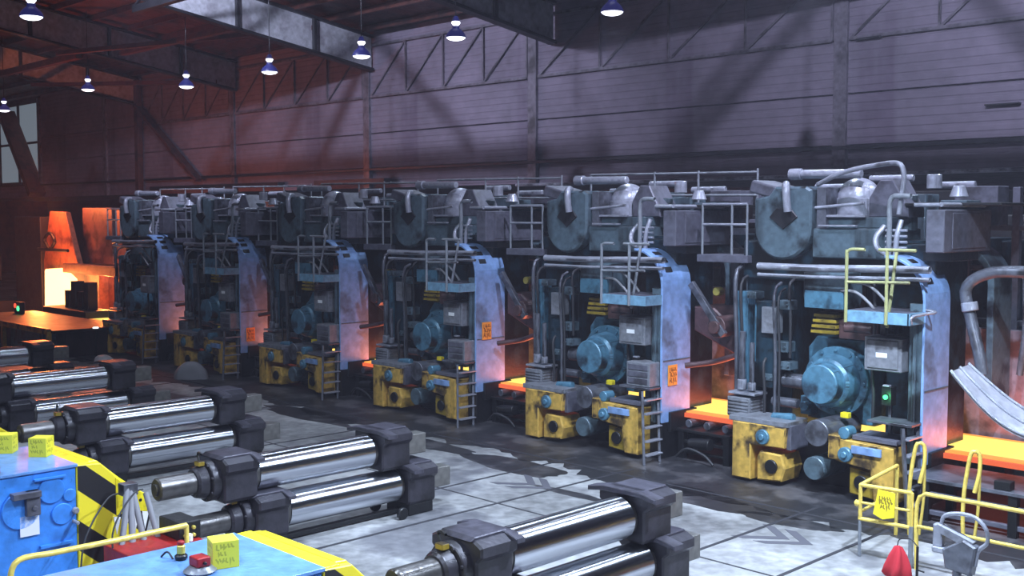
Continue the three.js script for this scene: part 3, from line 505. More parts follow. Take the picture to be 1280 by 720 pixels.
// arch pipe on the nearest stand
tag(new B().tube([[-10.75, 5.55, -18.6], [-10.2, 5.75, -18.5], [-9.5, 5.86, -18.4], [-9.0, 5.86, -18.3], [-8.93, 5.7, -18.3], [-9.0, 5.0, -18.3]], 0.045, 40, 9).build('arched_pipe', M.pipe), 'thin pale pipe arching over the top of the nearest stand', 'pipe');
// wide warning signs on the guards
for (const [i, y] of [[1, 1.5], [2, 2.0], [4, 1.1]]) {
  const o = new B().box(X0[i] + 2.03, X0[i] + 2.045, y, y + 0.42, Z0 - 0.85, Z0 - 0.55, 0).build('warning_sign', M.signPrint);
  const uv = o.geometry.attributes.uv, p = o.geometry.attributes.position; for (let k = 0; k < uv.count; k++) uv.setXY(k, (Z0 - 0.55 - p.getZ(k)) / 0.3, (p.getY(k) - y) / 0.42);
  tag(o, `small orange printed sign on the splash guard of the ${ORDS[i]}`, 'sign');
}

// ------------------------------------------------------------------ hot strip and what stands in the gaps
const strip = new B().box(-44, 1, 0.89, 0.92, -20.35, -18.92, 0.004).build('hot_strip', M.strip);
tag(strip, 'glowing orange hot steel strip running through all the stands', 'steel strip');
for (const [a, b] of [[-20.5, -20.35], [-18.92, -18.72]]) new B().box(-44, 1, 0.89, 0.918, a, b, 0.004).build('strip_margin', M.stripMargin, strip);
new B().box(-44, 1, 0.80, 0.89, -20.4, -18.66, 0.004).build('strip_edge', M.stripEdge, strip);
X0.concat([-42.5]).forEach((x, i) => {
  const l = new THREE.RectAreaLight(new THREE.Color().setRGB(1, 0.13, 0.08), 8, 1.45, 1.6); l.position.set(x + 2.75, 0.95, -19.6); l.lookAt(x + 2.75, 9, -19.6); scene.add(l);
});
repeatOnStands('looper_table', i => `dark low roller table under the hot strip right of the ${ORDS[i]}`, 'table', t => {
  new B().box(2.1, 3.4, 0.56, 0.62, -2.6, -0.75, 0.01).build('table_plate', M.black, t);
  for (const [x, z] of [[2.2, -0.85], [3.3, -0.85], [2.2, -2.4], [3.3, -2.4]]) new B().box(x - 0.07, x + 0.07, 0, 0.57, z - 0.07, z + 0.07).build('leg', M.black, t);
  for (const y of [0.15, 0.36]) new B().box(2.2, 3.3, y - 0.03, y + 0.03, -0.9, -0.8).build('brace', M.black, t);
  new B().cyl([2.5, 0.35, -0.7], [3.0, 0.4, -0.7], 0.12, 14).build('drive_motor', M.black, t); new B().tube([[2.3, 0.1, -0.5], [2.6, 0.3, -0.45], [3.0, 0.2, -0.5], [3.2, 0.05, -0.5]], 0.03, 16, 6).build('hose', M.hoseDark, t);
  for (let k = 0; k < 3; k++) new B().cyl([2.3 + k * 0.45, 0.71, -2.8], [2.3 + k * 0.45, 0.71, -0.9], 0.085, 14).build('roller', M.steel, t);
}, [1, 2, 3, 4, 5]);
repeatOnStands('entry_guide', i => `rusty dark entry guide above the hot strip right of the ${ORDS[i]}`, 'guide', t => {
  new B().prism([[2.12, 2.6], [3.2, 2.15], [3.35, 2.2], [3.35, 2.5], [2.6, 3.1], [2.12, 3.1]], -2.6, -1.3, 0.03).build('guide_body', M.rust, t);
  new B().cyl([2.95, 2.75, -2.4], [2.95, 2.75, -0.9], 0.22, 20).cyl([2.95, 2.75, -0.95], [2.95, 2.75, -0.8], 0.13, 14).build('guide_drum', M.rust, t);
  new B().beam([2.3, 3.6, -0.95], [3.15, 2.6, -0.9], 0.1, 0.14).build('lever_arm', M.steel, t);
  new B().tube([[2.2, 1.9, -0.9], [2.7, 2.0, -1.2], [3.3, 2.2, -1.2]], 0.06, 12, 8).build('spray_pipe', M.rust, t);
  new B().box(0.3, 3.4, 0.6, 3.4, -3.1, -2.98).build('added_back_plate', M.glowPlate, t);  // added behind the strip to catch its red glow, in place of steam
  new B().cyl([2.45, 3.4, -1.8], [2.45, 3.4, -1.6], 0.09, 12).build('brass_valve', M.brass, t);
  new B().box(2.6, 2.8, 3.3, 4.3, -2.2, -1.9).build('hanger_column', M.dark, t);
}, [1, 2, 3, 4, 5]);

// ------------------------------------------------------------------ exit side of the nearest stand
{
  const t = thing('exit_hood', 'pale curved metal hood tilted above the hot strip at the right', 'hood', [0, 0, 0]);
  const n = 14, pos = [], idx = []; // curved plate, thickness 3 cm
  const P = (u, v, d) => { const x = -7.45 + 1.5 * u, z = -17.0 - 0.65 * v; const y = 2.55 - 0.8 * u + 0.05 * v - 0.30 * Math.sin(u * Math.PI * 0.9) * (1 - v * 0.5) + d; return [x, y, z]; };
  for (const d of [0, -0.035]) for (let i = 0; i <= n; i++) for (let j = 0; j <= 4; j++) pos.push(...P(i / n, j / 4, d));
  const S = (n + 1) * 5, at = (i, j, s) => s * S + i * 5 + j, quad = (a, b, c, d) => idx.push(a, b, c, a, c, d);
  for (let i = 0; i < n; i++) for (let j = 0; j < 4; j++) { quad(at(i, j, 0), at(i + 1, j, 0), at(i + 1, j + 1, 0), at(i, j + 1, 0)); quad(at(i, j, 1), at(i, j + 1, 1), at(i + 1, j + 1, 1), at(i + 1, j, 1)); }
  for (let i = 0; i < n; i++) { quad(at(i, 0, 1), at(i + 1, 0, 1), at(i + 1, 0, 0), at(i, 0, 0)); quad(at(i, 4, 0), at(i + 1, 4, 0), at(i + 1, 4, 1), at(i, 4, 1)); }
  for (let j = 0; j < 4; j++) { quad(at(0, j, 0), at(0, j + 1, 0), at(0, j + 1, 1), at(0, j, 1)); quad(at(n, j, 1), at(n, j + 1, 1), at(n, j + 1, 0), at(n, j, 0)); }
  const g = new THREE.BufferGeometry(); g.setAttribute('position', new THREE.Float32BufferAttribute(pos, 3)); g.setIndex(idx); const q = g.toNonIndexed(); q.computeVertexNormals();
  new B().add(q).build('hood_plate', M.hood, t);
  for (const v of [0, 0.5, 1]) { const pts = []; for (let i = 0; i <= 6; i++) { const p = P(i / 6, v, 0.02); pts.push(p); } new B().tube(pts, 0.025, 20, 6).build('rib', M.pipe, t); }
  new B().cyl([-6.2, 1.95, -17.1], [-5.6, 1.95, -17.1], 0.1, 14).build('pivot', M.steel, t);
  new B().beam([-6.3, 1.95, -17.1], [-6.05, 0.5, -17.0], 0.08, 0.1).build('strut', M.black, t);
}
{
  const t = thing('exit_table', 'dark steel table with plates under the hot strip at the right edge', 'table', [0, 0, 0]);
  new B().box(-8.25, -2.5, 0.66, 0.72, -18.6, -17.35, 0.01).build('table_plate', M.steel, t);
  for (const x of [-8.0, -6.6, -5.2]) for (const z of [-17.45, -18.4]) new B().box(x - 0.07, x + 0.07, 0, 0.67, z - 0.07, z + 0.07).build('leg', M.black, t);
  for (const y of [0.15, 0.45]) new B().box(-8.1, -4, y - 0.04, y + 0.04, -17.5, -17.42).build('lower_rail', M.greyDark, t);
  new B().box(-6.9, -6.65, 0.72, 0.86, -17.6, -17.4).build('end_block', M.black, t);
}
for (const [x, lab] of [[-7.75, 'left of two pale yellow bent bars before the exit table'], [-6.9, 'right of two pale yellow bent bars before the exit table']]) {
  const t = thing('bent_bar', lab, 'bar', [x, 0, -16.45]);
  new B().tube([[-0.05, 0, 0.0], [-0.06, 0.6, 0.02], [0.0, 1.15, 0.05], [0.08, 1.48, 0.05], [0.14, 1.46, 0.0], [0.16, 1.2, -0.02], [0.1, 0.85, 0]], 0.032, 40, 8).build('front_bar', M.railYellow, t);
  new B().tube([[0.16, 1.2, -0.02], [0.12, 0.6, -0.1], [0.05, 0, -0.12]], 0.025, 20, 8).build('rear_bar', M.railYellow, t);
}
{
  const t = thing('suction_pipe', 'thick grey bent pipe dropping to the strip at the right', 'pipe', [0, 0, 0]);
  new B().tube([[-4.5, 4.15, -18.9], [-6.6, 4.05, -18.9], [-7.7, 4.0, -18.9], [-8.05, 3.75, -18.9], [-7.95, 3.2, -18.9], [-7.75, 2.6, -18.8], [-7.7, 2.3, -18.8]], 0.1, 50, 12).build('pipe_run', M.steel, t);
  new B().cyl([-8.0, 3.5, -18.9], [-7.97, 3.35, -18.9], 0.14, 14).build('flange', M.pipe, t);
}
{ // clutter of the coiler-side frame behind the hood
  const t = thing('pipe_scaffold', 'dark scaffold of posts and pipes behind the curved hood', 'frame', [0, 0, 0]);
  for (const x of [-7.2, -6.4, -5.4]) new B().box(x - 0.1, x + 0.1, 0, 4.4, -20.4, -20.2).build('post', M.greyDark, t);
  for (const y of [2.2, 3.2, 4.2]) new B().box(-7.3, -3, y - 0.06, y + 0.06, -20.35, -20.2).build('cross_bar', M.greyDark, t);
  for (const [x, y0, y1] of [[-7.5, 2.2, 4.0], [-7.0, 2.5, 3.7], [-6.7, 2.0, 4.1]]) new B().tube([[x, y0, -19.9], [x + 0.1, (y0 + y1) / 2, -19.85], [x + 0.05, y1, -19.9]], 0.06, 14, 8).build('riser_pipe', M.steel, t);
  new B().box(-7.0, -6.6, 2.6, 3.1, -20.2, -19.9).build('valve_box', M.greyDark, t);
  new B().box(-10.0, -3.0, 0.5, 2.9, -20.75, -20.62).build('added_glow_plate', M.glowPlate, t);  // added plate, shows the red glow above the strip
}

// ================================================================== work rolls stored in front
function rollParts(t) {
  const barrel = new THREE.CylinderGeometry(0.275, 0.275, 2.14, 64, 1, true); barrel.rotateX(Math.PI / 2);
  new B().add(barrel, true).build('barrel', M.roll, t);
  new B().cyl([0, 0, 1.06], [0, 0, 1.14], 0.265, 40).cyl([0, 0, -1.14], [0, 0, -1.06], 0.265, 40).build('barrel_end', M.journal, t);
  // operator-side chock, drive-side chock
  const prof = [[-0.3, -0.31], [0.3, -0.31], [0.34, -0.26], [0.34, 0.1], [0.42, 0.17], [0.42, 0.28], [0.3, 0.34], [-0.3, 0.34], [-0.42, 0.28], [-0.42, 0.17], [-0.34, 0.1], [-0.34, -0.26]];
  new B().prism(prof, 1.16, 1.72, 0.025).build('chock', M.chock, t);
  new B().prism(prof, -1.74, -1.16, 0.025).build('chock', M.chock, t);
  new B().prismX([[1.14, 0.33], [1.74, 0.33], [1.68, 0.37], [1.2, 0.37]], -0.27, 0.27, 0.01).prismX([[-1.74, 0.33], [-1.14, 0.33], [-1.2, 0.37], [-1.7, 0.37]], -0.27, 0.27, 0.01).build('chock_cover', M.chockTop, t);
  new B().prism([[-0.5, 0.26], [-0.3, 0.3], [0.3, 0.3], [0.5, 0.26], [0.5, 0.31], [0.3, 0.36], [-0.3, 0.36], [-0.5, 0.31]], 1.13, 1.26, 0.01).prism([[-0.56, 0.26], [-0.3, 0.3], [0.3, 0.3], [0.56, 0.26], [0.56, 0.32], [0.3, 0.37], [-0.3, 0.37], [-0.56, 0.32]], -1.3, -1.1, 0.01).build('chock_wing', M.chockTop, t);
  new B().cyl([0, 0, 1.7], [0, 0, 1.86], 0.30, 32).cyl([0, 0, 1.86], [0, 0, 2.04], 0.25, 32, 0.22, 0.03).bolts(Array.from({ length: 8 }, (_, k) => [0.275 * Math.cos(k * Math.PI / 4 + 0.3), 0.275 * Math.sin(k * Math.PI / 4 + 0.3), 1.85]), 2, 0.022, 0.03).build('bearing_cover', M.chock, t);
  { const c = new B().cyl([0, 0, 2.0], [0, 0, 2.6], 0.165, 28, 0.165, 0.02); c.cyl([0, 0, 2.58], [0, 0, 2.63], 0.09, 16); c.build('journal', M.journal, t); }
  new B().box(-0.14, 0.14, -0.17, 0.17, -2.25, -1.72, 0.02).build('drive_square', M.driveEnd, t);
  new B().box(-0.05, 0.08, 0.24, 0.31, 1.88, 1.98, 0.012).build('grease_cap', M.yellowOld, t);
  new B().tube([[-0.05, 0.3, 1.9], [-0.08, 0.4, 1.9], [0.0, 0.43, 1.92], [0.1, 0.42, 1.95]], 0.018, 12, 6).build('lifting_eye', M.black, t);
}
const RX = [-8.95, -14.45, -19.9, -25.5, -31.0];
const RN = ['nearest the camera, at the bottom centre', 'second pair from the camera', 'third pair from the camera', 'fourth pair from the camera', 'farthest pair, at the left edge'];
let roll0;
RX.forEach((x, i) => {
  for (const up of [1, 0]) {
    const lab = `polished steel work roll with dark chocks, ${up ? 'upper' : 'lower'} of the ${['pair nearest the camera', 'second pair from the camera', 'third pair from the camera', 'fourth pair from the camera', 'farthest pair'][i]}`;
    const pos = up ? [x - 0.05, 1.13, [-9.75, -9.9, -10.1, -10.5, -10.8][i]] : [x + 0.03, 0.5, [-10.05, -10.38, -10.48, -10.95, -11.3][i]];
    if (!roll0) { roll0 = thing('work_roll', lab, 'work roll', pos); rollParts(roll0); } else dup(roll0, pos, 0, lab);
  }
  const s = thing('roll_cradle', `low dark wheeled cradle under the ${['nearest roll pair', 'second roll pair', 'third roll pair', 'fourth roll pair', 'farthest roll pair'][i]}`, 'cradle', [x + 0.03, 0, [-10.05, -10.38, -10.48, -10.95, -11.3][i]]);
  for (const z of [-1.45, 1.45]) new B().box(-0.3, 0.3, 0.01, 0.19, z - 0.26, z + 0.26, 0.015).build('chock_pad', M.black, s);
  new B().box(-0.06, 0.06, 0.03, 0.1, -1.3, 1.3, 0.01).build('tie_bar', M.black, s);
  for (const dx of [-0.36, 0.36]) new B().cyl([dx - 0.04, 0.1, -1.0], [dx + 0.04, 0.1, -1.0], 0.1, 18).build('wheel', M.black, s);
});

// ================================================================== blue roll-change cars
function carParts(t) {                               // origin below the middle of the car's nose end
  new B().box(-0.78, 0.78, 0.1, 1.72, 0.0, 4.6, 0.02).build('body', M.carBlue, t);
  new B().box(-0.8, 0.8, 1.72, 1.76, -0.02, 4.62, 0.008).build('top_plate', M.carBlueLit, t);
  const nose = [[0.0, 0.05], [0.0, 1.74], [-0.32, 1.72], [-0.62, 1.42], [-0.95, 1.2], [-1.0, 1.12], [-1.0, 0.86], [-0.9, 0.5], [-0.9, 0.05]];
  for (const s of [-1, 1]) { const p = new B().prismX(nose, s > 0 ? 0.70 : -0.80, s > 0 ? 0.80 : -0.70, 0.01).build('hazard_plate', M.stripe, t);
    const uv = p.geometry.attributes.uv, q = p.geometry.attributes.position, n = p.geometry.attributes.normal; for (let k = 0; k < uv.count; k++) uv.setXY(k, Math.abs(n.getX(k)) > 0.7 ? -q.getZ(k) : 0.02, Math.abs(n.getX(k)) > 0.7 ? q.getY(k) + 0.18 : 0.62); }
  new B().box(-0.78, 0.78, 1.70, 1.75, -0.2, 0.0, 0.01).prismX([[-0.2, 1.75], [-0.2, 1.68], [-0.6, 1.38], [-0.92, 1.17], [-0.95, 1.2], [-0.62, 1.46], [-0.32, 1.74]], -0.7, 0.7, 0.008).build('nose_cover', M.yellowClean, t);
  new B().prismX([[-0.52, 1.49], [-0.62, 1.41], [-0.95, 1.19], [-0.99, 1.11], [-0.99, 0.95], [-0.86, 0.98], [-0.74, 0.93], [-0.62, 1.0], [-0.52, 0.98]], 0.80, 0.812, 0.002).build('nose_plate', M.yellowClean, t);
  for (const z of [-0.58, -0.66, -0.86]) new B().cyl([0.805, 1.3 + (z + 0.58) * 0.6, z], [0.822, 1.3 + (z + 0.58) * 0.6, z], 0.022, 10).build('bolt', M.black, t);
  for (const z of [-0.98, -0.84, -0.7, -0.58]) new B().prismX([[z, 0.95], [z + 0.1, 0.97], [z + 0.06, 0.72]], 0.80, 0.811, 0.002).build('white_flash', M.white, t);
  // blank flanges, ports and rails on the face
  for (const [z, y, r] of [[0.33, 1.47, 0.17], [0.1, 1.37, 0.085], [0.2, 1.14, 0.14], [0.72, 1.28, 0.24], [1.5, 1.2, 0.25], [2.3, 1.0, 0.25]]) { const f = new B().cyl([0.78, y, z], [0.81, y, z], r, 28); f.build('blank_flange', M.carBlue, t); }
  new B().box(0.78, 0.83, 1.62, 1.65, 0.15, 0.55, 0.005).box(0.78, 0.83, 0.74, 0.78, 0.08, 0.5, 0.005).build('face_rail', M.carBlue, t);
  new B().box(0.78, 0.88, 1.2, 1.52, 0.5, 0.68, 0.015).box(0.78, 0.92, 1.44, 1.52, 0.5, 0.85, 0.01).cyl([0.87, 1.3, 0.58], [0.9, 1.3, 0.58], 0.035, 12).build('valve_box', M.greyDark, t);
  new B().box(0.8, 0.81, 0.94, 1.2, 0.5, 0.74, 0).build('white_notice', M.white, t);
  new B().cyl([0.8, 1.16, 0.04], [0.86, 1.16, 0.04], 0.045, 12).cyl([0.8, 1.02, 0.06], [0.95, 1.02, 0.06], 0.025, 10).build('port', M.pipe, t);
  for (const z of [0.6, 2.2, 4.0]) for (const x of [-0.6, 0.6]) new B().cyl([x - 0.05, 0.12, z], [x + 0.05, 0.12, z], 0.12, 18).build('wheel', M.black, t);
}
const car0 = thing('roll_change_car', 'blue roll-change car with yellow and black striped nose, at the left', 'roll car', [-14.95, 0, -6.03]);
carParts(car0);
dup(car0, [-9.15, 0, -5.83], 0, 'blue roll-change car seen from above, cut by the bottom edge');
dup(car0, [-20.3, 0, -6.3], 0, 'roll-change car whose yellow nose shows at the left edge');
[[-15.0, -5.92, 0.75, 'yellow printed box on the blue car at the left'], [-9.08, -5.22, -0.3, 'yellow printed box on the blue car at the bottom'], [-15.55, -5.66, 0.9, 'yellow box at the left picture edge on the blue car']].forEach(([x, z, a, lab]) => {
  const o = new B().box(-0.12, 0.12, 0, 0.25, -0.12, 0.12, 0).build('parts_box', M.boxPrint); o.position.set(x, 1.762, z); o.rotation.y = a; tag(o, lab, 'box');
  const uv = o.geometry.attributes.uv, p = o.geometry.attributes.position, n = o.geometry.attributes.normal;
  for (let k = 0; k < uv.count; k++) { if (Math.abs(n.getY(k)) > 0.5) uv.setXY(k, 0.02, 0.02); else if (Math.abs(n.getX(k)) > 0.5) uv.setXY(k, 0.5 - Math.sign(n.getX(k)) * p.getZ(k) / 0.28, p.getY(k) / 0.28); else uv.setXY(k, 0.5 + Math.sign(n.getZ(k)) * p.getX(k) / 0.28, p.getY(k) / 0.28); }
});
{ const t = thing('beacon', 'small brass post with red cap on the bottom blue car', 'beacon', [-9.5, 1.762, -5.02]);
  new B().cyl([0, 0, 0], [0, 0.05, 0], 0.06).build('base', M.black, t); new B().cyl([0, 0.05, 0], [0, 0.14, 0], 0.04).build('stem', M.brass, t); new B().cyl([0, 0.14, 0], [0, 0.18, 0], 0.035).build('cap', M.red, t);
  new B().tube([[-0.06, 0, 0.05], [-0.16, 0.05, 0.06], [-0.2, 0.0, 0.1]], 0.01, 10, 5).build('lead', M.hoseDark, t); }
{ const t = thing('hydraulic_pump', 'red cap on a grey rounded block on the bottom blue car', 'pump', [-9.04, 1.762, -4.96]);
  new B().cyl([0, 0, 0], [0, 0.06, 0], 0.15, 20, 0.12, 0.02).build('pump_body', M.grey, t); new B().box(-0.08, 0.08, 0.06, 0.15, -0.07, 0.07, 0.015).build('red_cap', M.red, t); new B().bar([-0.11, 0.1, 0], [0.11, 0.1, 0], 0.015).build('pin', M.black, t); }
{ const t = thing('warning_lamp', 'red warning lamp on the left blue car, at the picture edge', 'lamp', [-14.3, 1.762, -5.02]);
  new B().cyl([0, 0, 0], [0, 0.1, 0], 0.1, 18).build('base', M.red, t); new B().cyl([0, 0.1, 0], [0, 0.3, 0], 0.08, 18, 0.07, 0.02).build('lens', M.red, t); }
const HOSES = [[[-13.84, 1.4, -6.56], [-13.5, 0.0, -6.15], 0.042], [[-13.84, 1.36, -6.6], [-13.5, 0.0, -6.42], 0.046], [[-13.84, 1.34, -6.64], [-13.5, 0.05, -6.72], 0.042], [[-13.84, 1.3, -6.82], [-13.5, 0.05, -6.95], 0.04]];
{ // hoses, rail and red valve block between the two cars
  const t = thing('hose_bundle', 'grey hoses hanging from the striped nose of the left car', 'hoses', [0, 0, 0]);
  new B().box(-13.98, -13.8, 1.3, 1.46, -6.7, -6.5, 0.01).build('hose_clamp', M.steel, t);
  for (const [a, b, r] of HOSES) new B().tube([a, [a[0] + (b[0] - a[0]) * 0.3 + 0.05, a[1] + (b[1] - a[1]) * 0.33, a[2] + (b[2] - a[2]) * 0.3], [a[0] + (b[0] - a[0]) * 0.7 + 0.05, a[1] + (b[1] - a[1]) * 0.68, a[2] + (b[2] - a[2]) * 0.68], b], r, 20, 8).build('hose', M.hose, t);
  for (const [dz0, dz1] of [[0.05, 0.7], [-0.3, 0.1]]) new B().tube([[-13.88, 1.34, -6.5 + dz0], [-13.8, 1.34, -6.35 + dz0], [-13.6, 0.9, -6.3 + dz1 * 0.6], [-13.4, 0.1, -6.4 + dz1]], 0.012, 20, 6).build('cable', M.hoseDark, t);
}
{ const t = thing('valve_block_stand', 'dark red valve block with pale fittings beside the striped nose', 'valve block', [-13.45, 0, -6.95]);
  new B().box(-0.35, 0.4, 0.1, 0.74, -0.3, 0.75, 0.02).build('block', M.red, t); new B().box(-0.3, 0.25, 0.74, 0.98, -0.32, 0.0, 0.02).build('manifold', M.black, t);
  for (let k = 0; k < 4; k++) new B().cyl([0.25, 0.8 + (k % 2) * 0.1, -0.2 + (k >> 1) * 0.12], [0.3, 0.8 + (k % 2) * 0.1, -0.2 + (k >> 1) * 0.12], 0.025, 10).build('fitting', M.brass, t);
  new B().cyl([0.33, 0.74, -0.1], [0.33, 0.84, -0.1], 0.05).build('knob', M.white, t); }
{ const t = thing('guard_rail', 'pale yellow pipe rail along the face of the left blue car', 'railing', [0, 0, 0]);
  new B().tube([[-12.9, 0.0, -4.72], [-12.9, 0.95, -4.72], [-12.9, 1.04, -4.8], [-12.9, 1.04, -5.2], [-12.9, 1.03, -6.0], [-12.9, 1.03, -6.9]], 0.035, 50, 9).build('rail', M.railYellow, t);
  new B().bar([-12.9, 0, -6.9], [-12.9, 1.03, -6.9], 0.03).build('post', M.railYellow, t); }

// ================================================================== right foreground
{ const t = thing('safety_railing', 'pale yellow pipe railing along the floor at the right', 'railing', [0, 0, 0]), z = -14.9, R = 0.03;
  new B().tube([[-6.95, 0, z], [-6.95, 0.98, z], [-6.88, 1.09, z], [-6.7, 1.1, z], [-4, 1.1, z], [-1, 1.1, z]], R, 60, 9).build('top_rail', M.railYellow, t);
  new B().bar([-6.95, 0.62, z], [-1, 0.62, z], 0.026).build('mid_rail', M.railYellow, t);
  for (const x of [-4.5, -2.2]) new B().bar([x, 0, z], [x, 1.1, z], R).build('post', M.railYellow, t); }
{ const t = thing('safety_gate', 'pale yellow gate frame holding a yellow tag, left of the railing', 'gate', [0, 0, 0]), z = -14.9, R = 0.03;
  new B().bar([-7.82, 1.06, z], [-7.04, 1.08, z], R).bar([-7.84, 0.56, z], [-7.04, 0.58, z], R).bar([-7.82, 0.56, z], [-7.82, 1.07, z], R).bar([-7.04, 0.58, z], [-7.04, 1.08, z], R).build('gate_frame', M.railYellow, t);
  new B().bar([-7.82, 0, z], [-7.82, 0.56, z], 0.026).bar([-7.04, 0, z], [-7.04, 0.6, z], 0.035).build('post', M.railGrey, t);
  new B().bar([-7.82, 1.06, z], [-7.95, 1.1, -16.3], R).bar([-7.82, 0.66, z], [-7.95, 0.7, -16.3], 0.024).bar([-7.82, 0.8, z], [-7.04, 0.82, z], 0.02).bar([-7.95, 0, -16.3], [-7.95, 1.1, -16.3], R).build('side_rail', M.railYellow, t);
  new B().cyl([-7.9, 0.78, z], [-7.82, 0.78, z], 0.05, 12).build('latch', M.railYellow, t); }
{ const s = new THREE.Shape([[-0.17, -0.17], [-0.03, -0.23], [0.14, -0.18], [0.15, 0.17], [0.0, 0.19], [-0.1, 0.2], [-0.13, 0.02]].map(q => new THREE.Vector2(...q)));
  const g = new THREE.ExtrudeGeometry(s, { depth: 0.012, bevelEnabled: false }); const o = new B().add(g).build('yellow_tag', M.tagPrint);
  const uv = o.geometry.attributes.uv; for (let k = 0; k < uv.count; k++) uv.setXY(k, uv.getX(k) / 0.42 + 0.5, uv.getY(k) / 0.45 + 0.5);
  o.position.set(-7.42, 0.86, -14.86); o.rotation.y = 0.1; tag(o, 'yellow tag sheet with faded print hanging on the gate', 'tag'); }
{ const t = thing('lever_stand', 'grey clamp stand with looped handle before the railing', 'lever stand', [-5.75, 0, -13.45]);
  new B().bar([0, 0, 0], [0, 0.72, 0], 0.055, 14).bar([0.18, 0, 0.05], [0.18, 0.7, 0.05], 0.03, 10).build('post', M.steel, t);
  new B().prism([[-0.12, 0.62], [0.2, 0.58], [0.26, 0.95], [0.1, 1.02], [-0.16, 0.85]], -0.08, 0.1, 0.02).build('clamp_body', M.steel, t);
  new B().beam([-0.26, 1.1, 0], [0.2, 0.95, 0], 0.12, 0.1).box(-0.3, -0.18, 0.85, 1.14, -0.06, 0.06, 0.02).box(-0.3, -0.12, 0.78, 0.86, -0.06, 0.08, 0.02).build('lever_arm', M.pipe, t);
  new B().tube([[-0.22, 1.1, 0], [-0.18, 1.24, 0], [-0.05, 1.3, 0], [0.2, 1.3, 0], [0.34, 1.18, 0], [0.36, 1.02, 0], [0.26, 0.9, 0], [0.22, 0.7, 0]], 0.026, 44, 8).build('loop_handle', M.pipe, t); }
{ const t = thing('signal_post', 'thin dark post with wire beside the red cloth', 'post', [-6.45, 0, -13.85]);
  new B().bar([0, 0, 0], [0, 0.66, 0], 0.018).bar([0, 0.35, 0], [0.1, 0.34, 0], 0.012).build('post', M.black, t);
  new B().tube([[0, 0.66, 0], [-0.1, 0.74, 0], [-0.25, 0.7, 0], [-0.28, 0.6, 0]], 0.008, 16, 5).build('wire', M.hoseDark, t); }
{ const pts = [[0, 0.62], [0.05, 0.6], [0.1, 0.5], [0.15, 0.36], [0.17, 0.25], [0.13, 0.2], [0, 0.18]].map(q => new THREE.Vector2(...q));
  const g = new THREE.LatheGeometry(pts, 24), p = g.attributes.position; for (let k = 0; k < p.count; k++) { const a = Math.atan2(p.getZ(k), p.getX(k)), w = 1 + 0.22 * Math.sin(a * 5 + p.getY(k) * 6); p.setX(k, p.getX(k) * w); p.setZ(k, p.getZ(k) * w); } g.computeVertexNormals();
  const t = thing('red_cloth', 'crumpled red cloth hung on a short stake at the bottom right', 'cloth', [-6.72, 0, -13.85]);
  new B().add(g).build('cloth', M.cloth, t); new B().bar([0, 0, 0], [0, 0.6, 0], 0.02).build('stake', M.railYellow, t); }

// ================================================================== far left: furnace end
{ const t = thing('descaling_box', 'orange-lit entry housing with tall hood at the far left', 'housing', [0, 0, 0]);
  new B().box(-51.3, -46.9, 0, 2.7, -23, -21.2, 0.04).build('rear_wall', M.furnace, t);
  new B().prism([[-52.6, 2.3], [-48.6, 2.6], [-49.9, 5.1], [-51.6, 5.15]], -21.3, -21.05, 0.02).build('hood_panel', M.furnace, t);
  new B().box(-49.6, -46.6, 2.8, 5.3, -22.1, -21.7, 0.04).build('centre_panel', M.rust, t);
  new B().box(-46.5, -42.5, 2.9, 5.2, -22.3, -21.8, 0.04).build('side_panel', M.furnace, t);
  new B().box(-48.8, -42.6, 2.45, 2.85, -20.9, -20.4, 0.03).build('cross_beam', M.rust, t);
  new B().box(-48.4, -42.6, 0.4, 2.3, -22.0, -21.6, 0.03).build('rear_panel', M.furnace, t);
  new B().box(-55.5, -52.4, 0, 4.9, -22.2, -20.9, 0.05).build('left_pillar', M.dark, t);
  new B().bar([-52.2, 3.4, -20.7], [-48.9, 3.4, -20.7], 0.07).tube([[-51.0, 3.45, -20.7], [-51.4, 3.85, -20.7], [-50.8, 4.15, -20.7], [-50.3, 3.8, -20.7], [-50.7, 3.45, -20.7]], 0.08, 24, 7).build('hook_gear', M.black, t);
  for (let k = 0; k < 4; k++) new B().box(-45.3 + k * 0.6, -44.9 + k * 0.6, 1.2, 1.9 + (k % 2) * 0.4, -19.4, -19.0).build('guide_post', M.black, t);
  new B().box(-46.6, -42.5, 0.4, 1.2, -19.8, -18.6, 0.03).build('guide_table', M.black, t); }
{ const o = new B().prism([[-51.4, 0.7], [-48.6, 0.9], [-48.2, 1.3], [-48.5, 2.2], [-49.6, 2.6], [-51.3, 2.5]], -20.95, -20.6, 0.08).build('hot_slab', M.slab); tag(o, 'white-hot glowing slab end inside the far left housing', 'slab');
  const b = new B().box(-45.6, -44.2, 1.2, 2.0, -21.5, -21.3, 0.05).build('hot_bar_end', M.slab); tag(b, 'smaller yellow glowing bar right of the white-hot slab', 'slab');
  const l = new THREE.PointLight(new THREE.Color().setRGB(1, 0.22, 0.05), 60, 0, 2); l.position.set(-49.6, 2.0, -19.6); l.castShadow = true; l.shadow.radius = 15; scene.add(l);
  const l2 = new THREE.PointLight(new THREE.Color().setRGB(1, 0.22, 0.05), 30, 0, 2); l2.position.set(-45, 2.2, -20.6); l2.castShadow = true; scene.add(l2);
  const l3 = new THREE.PointLight(new THREE.Color().setRGB(1, 0.2, 0.06), 115, 0, 2); l3.position.set(-50.4, 5.9, -20.2); l3.castShadow = true; l3.shadow.radius = 25; scene.add(l3); }  // last one: unseen source above the hood, placed to redden wall and roof
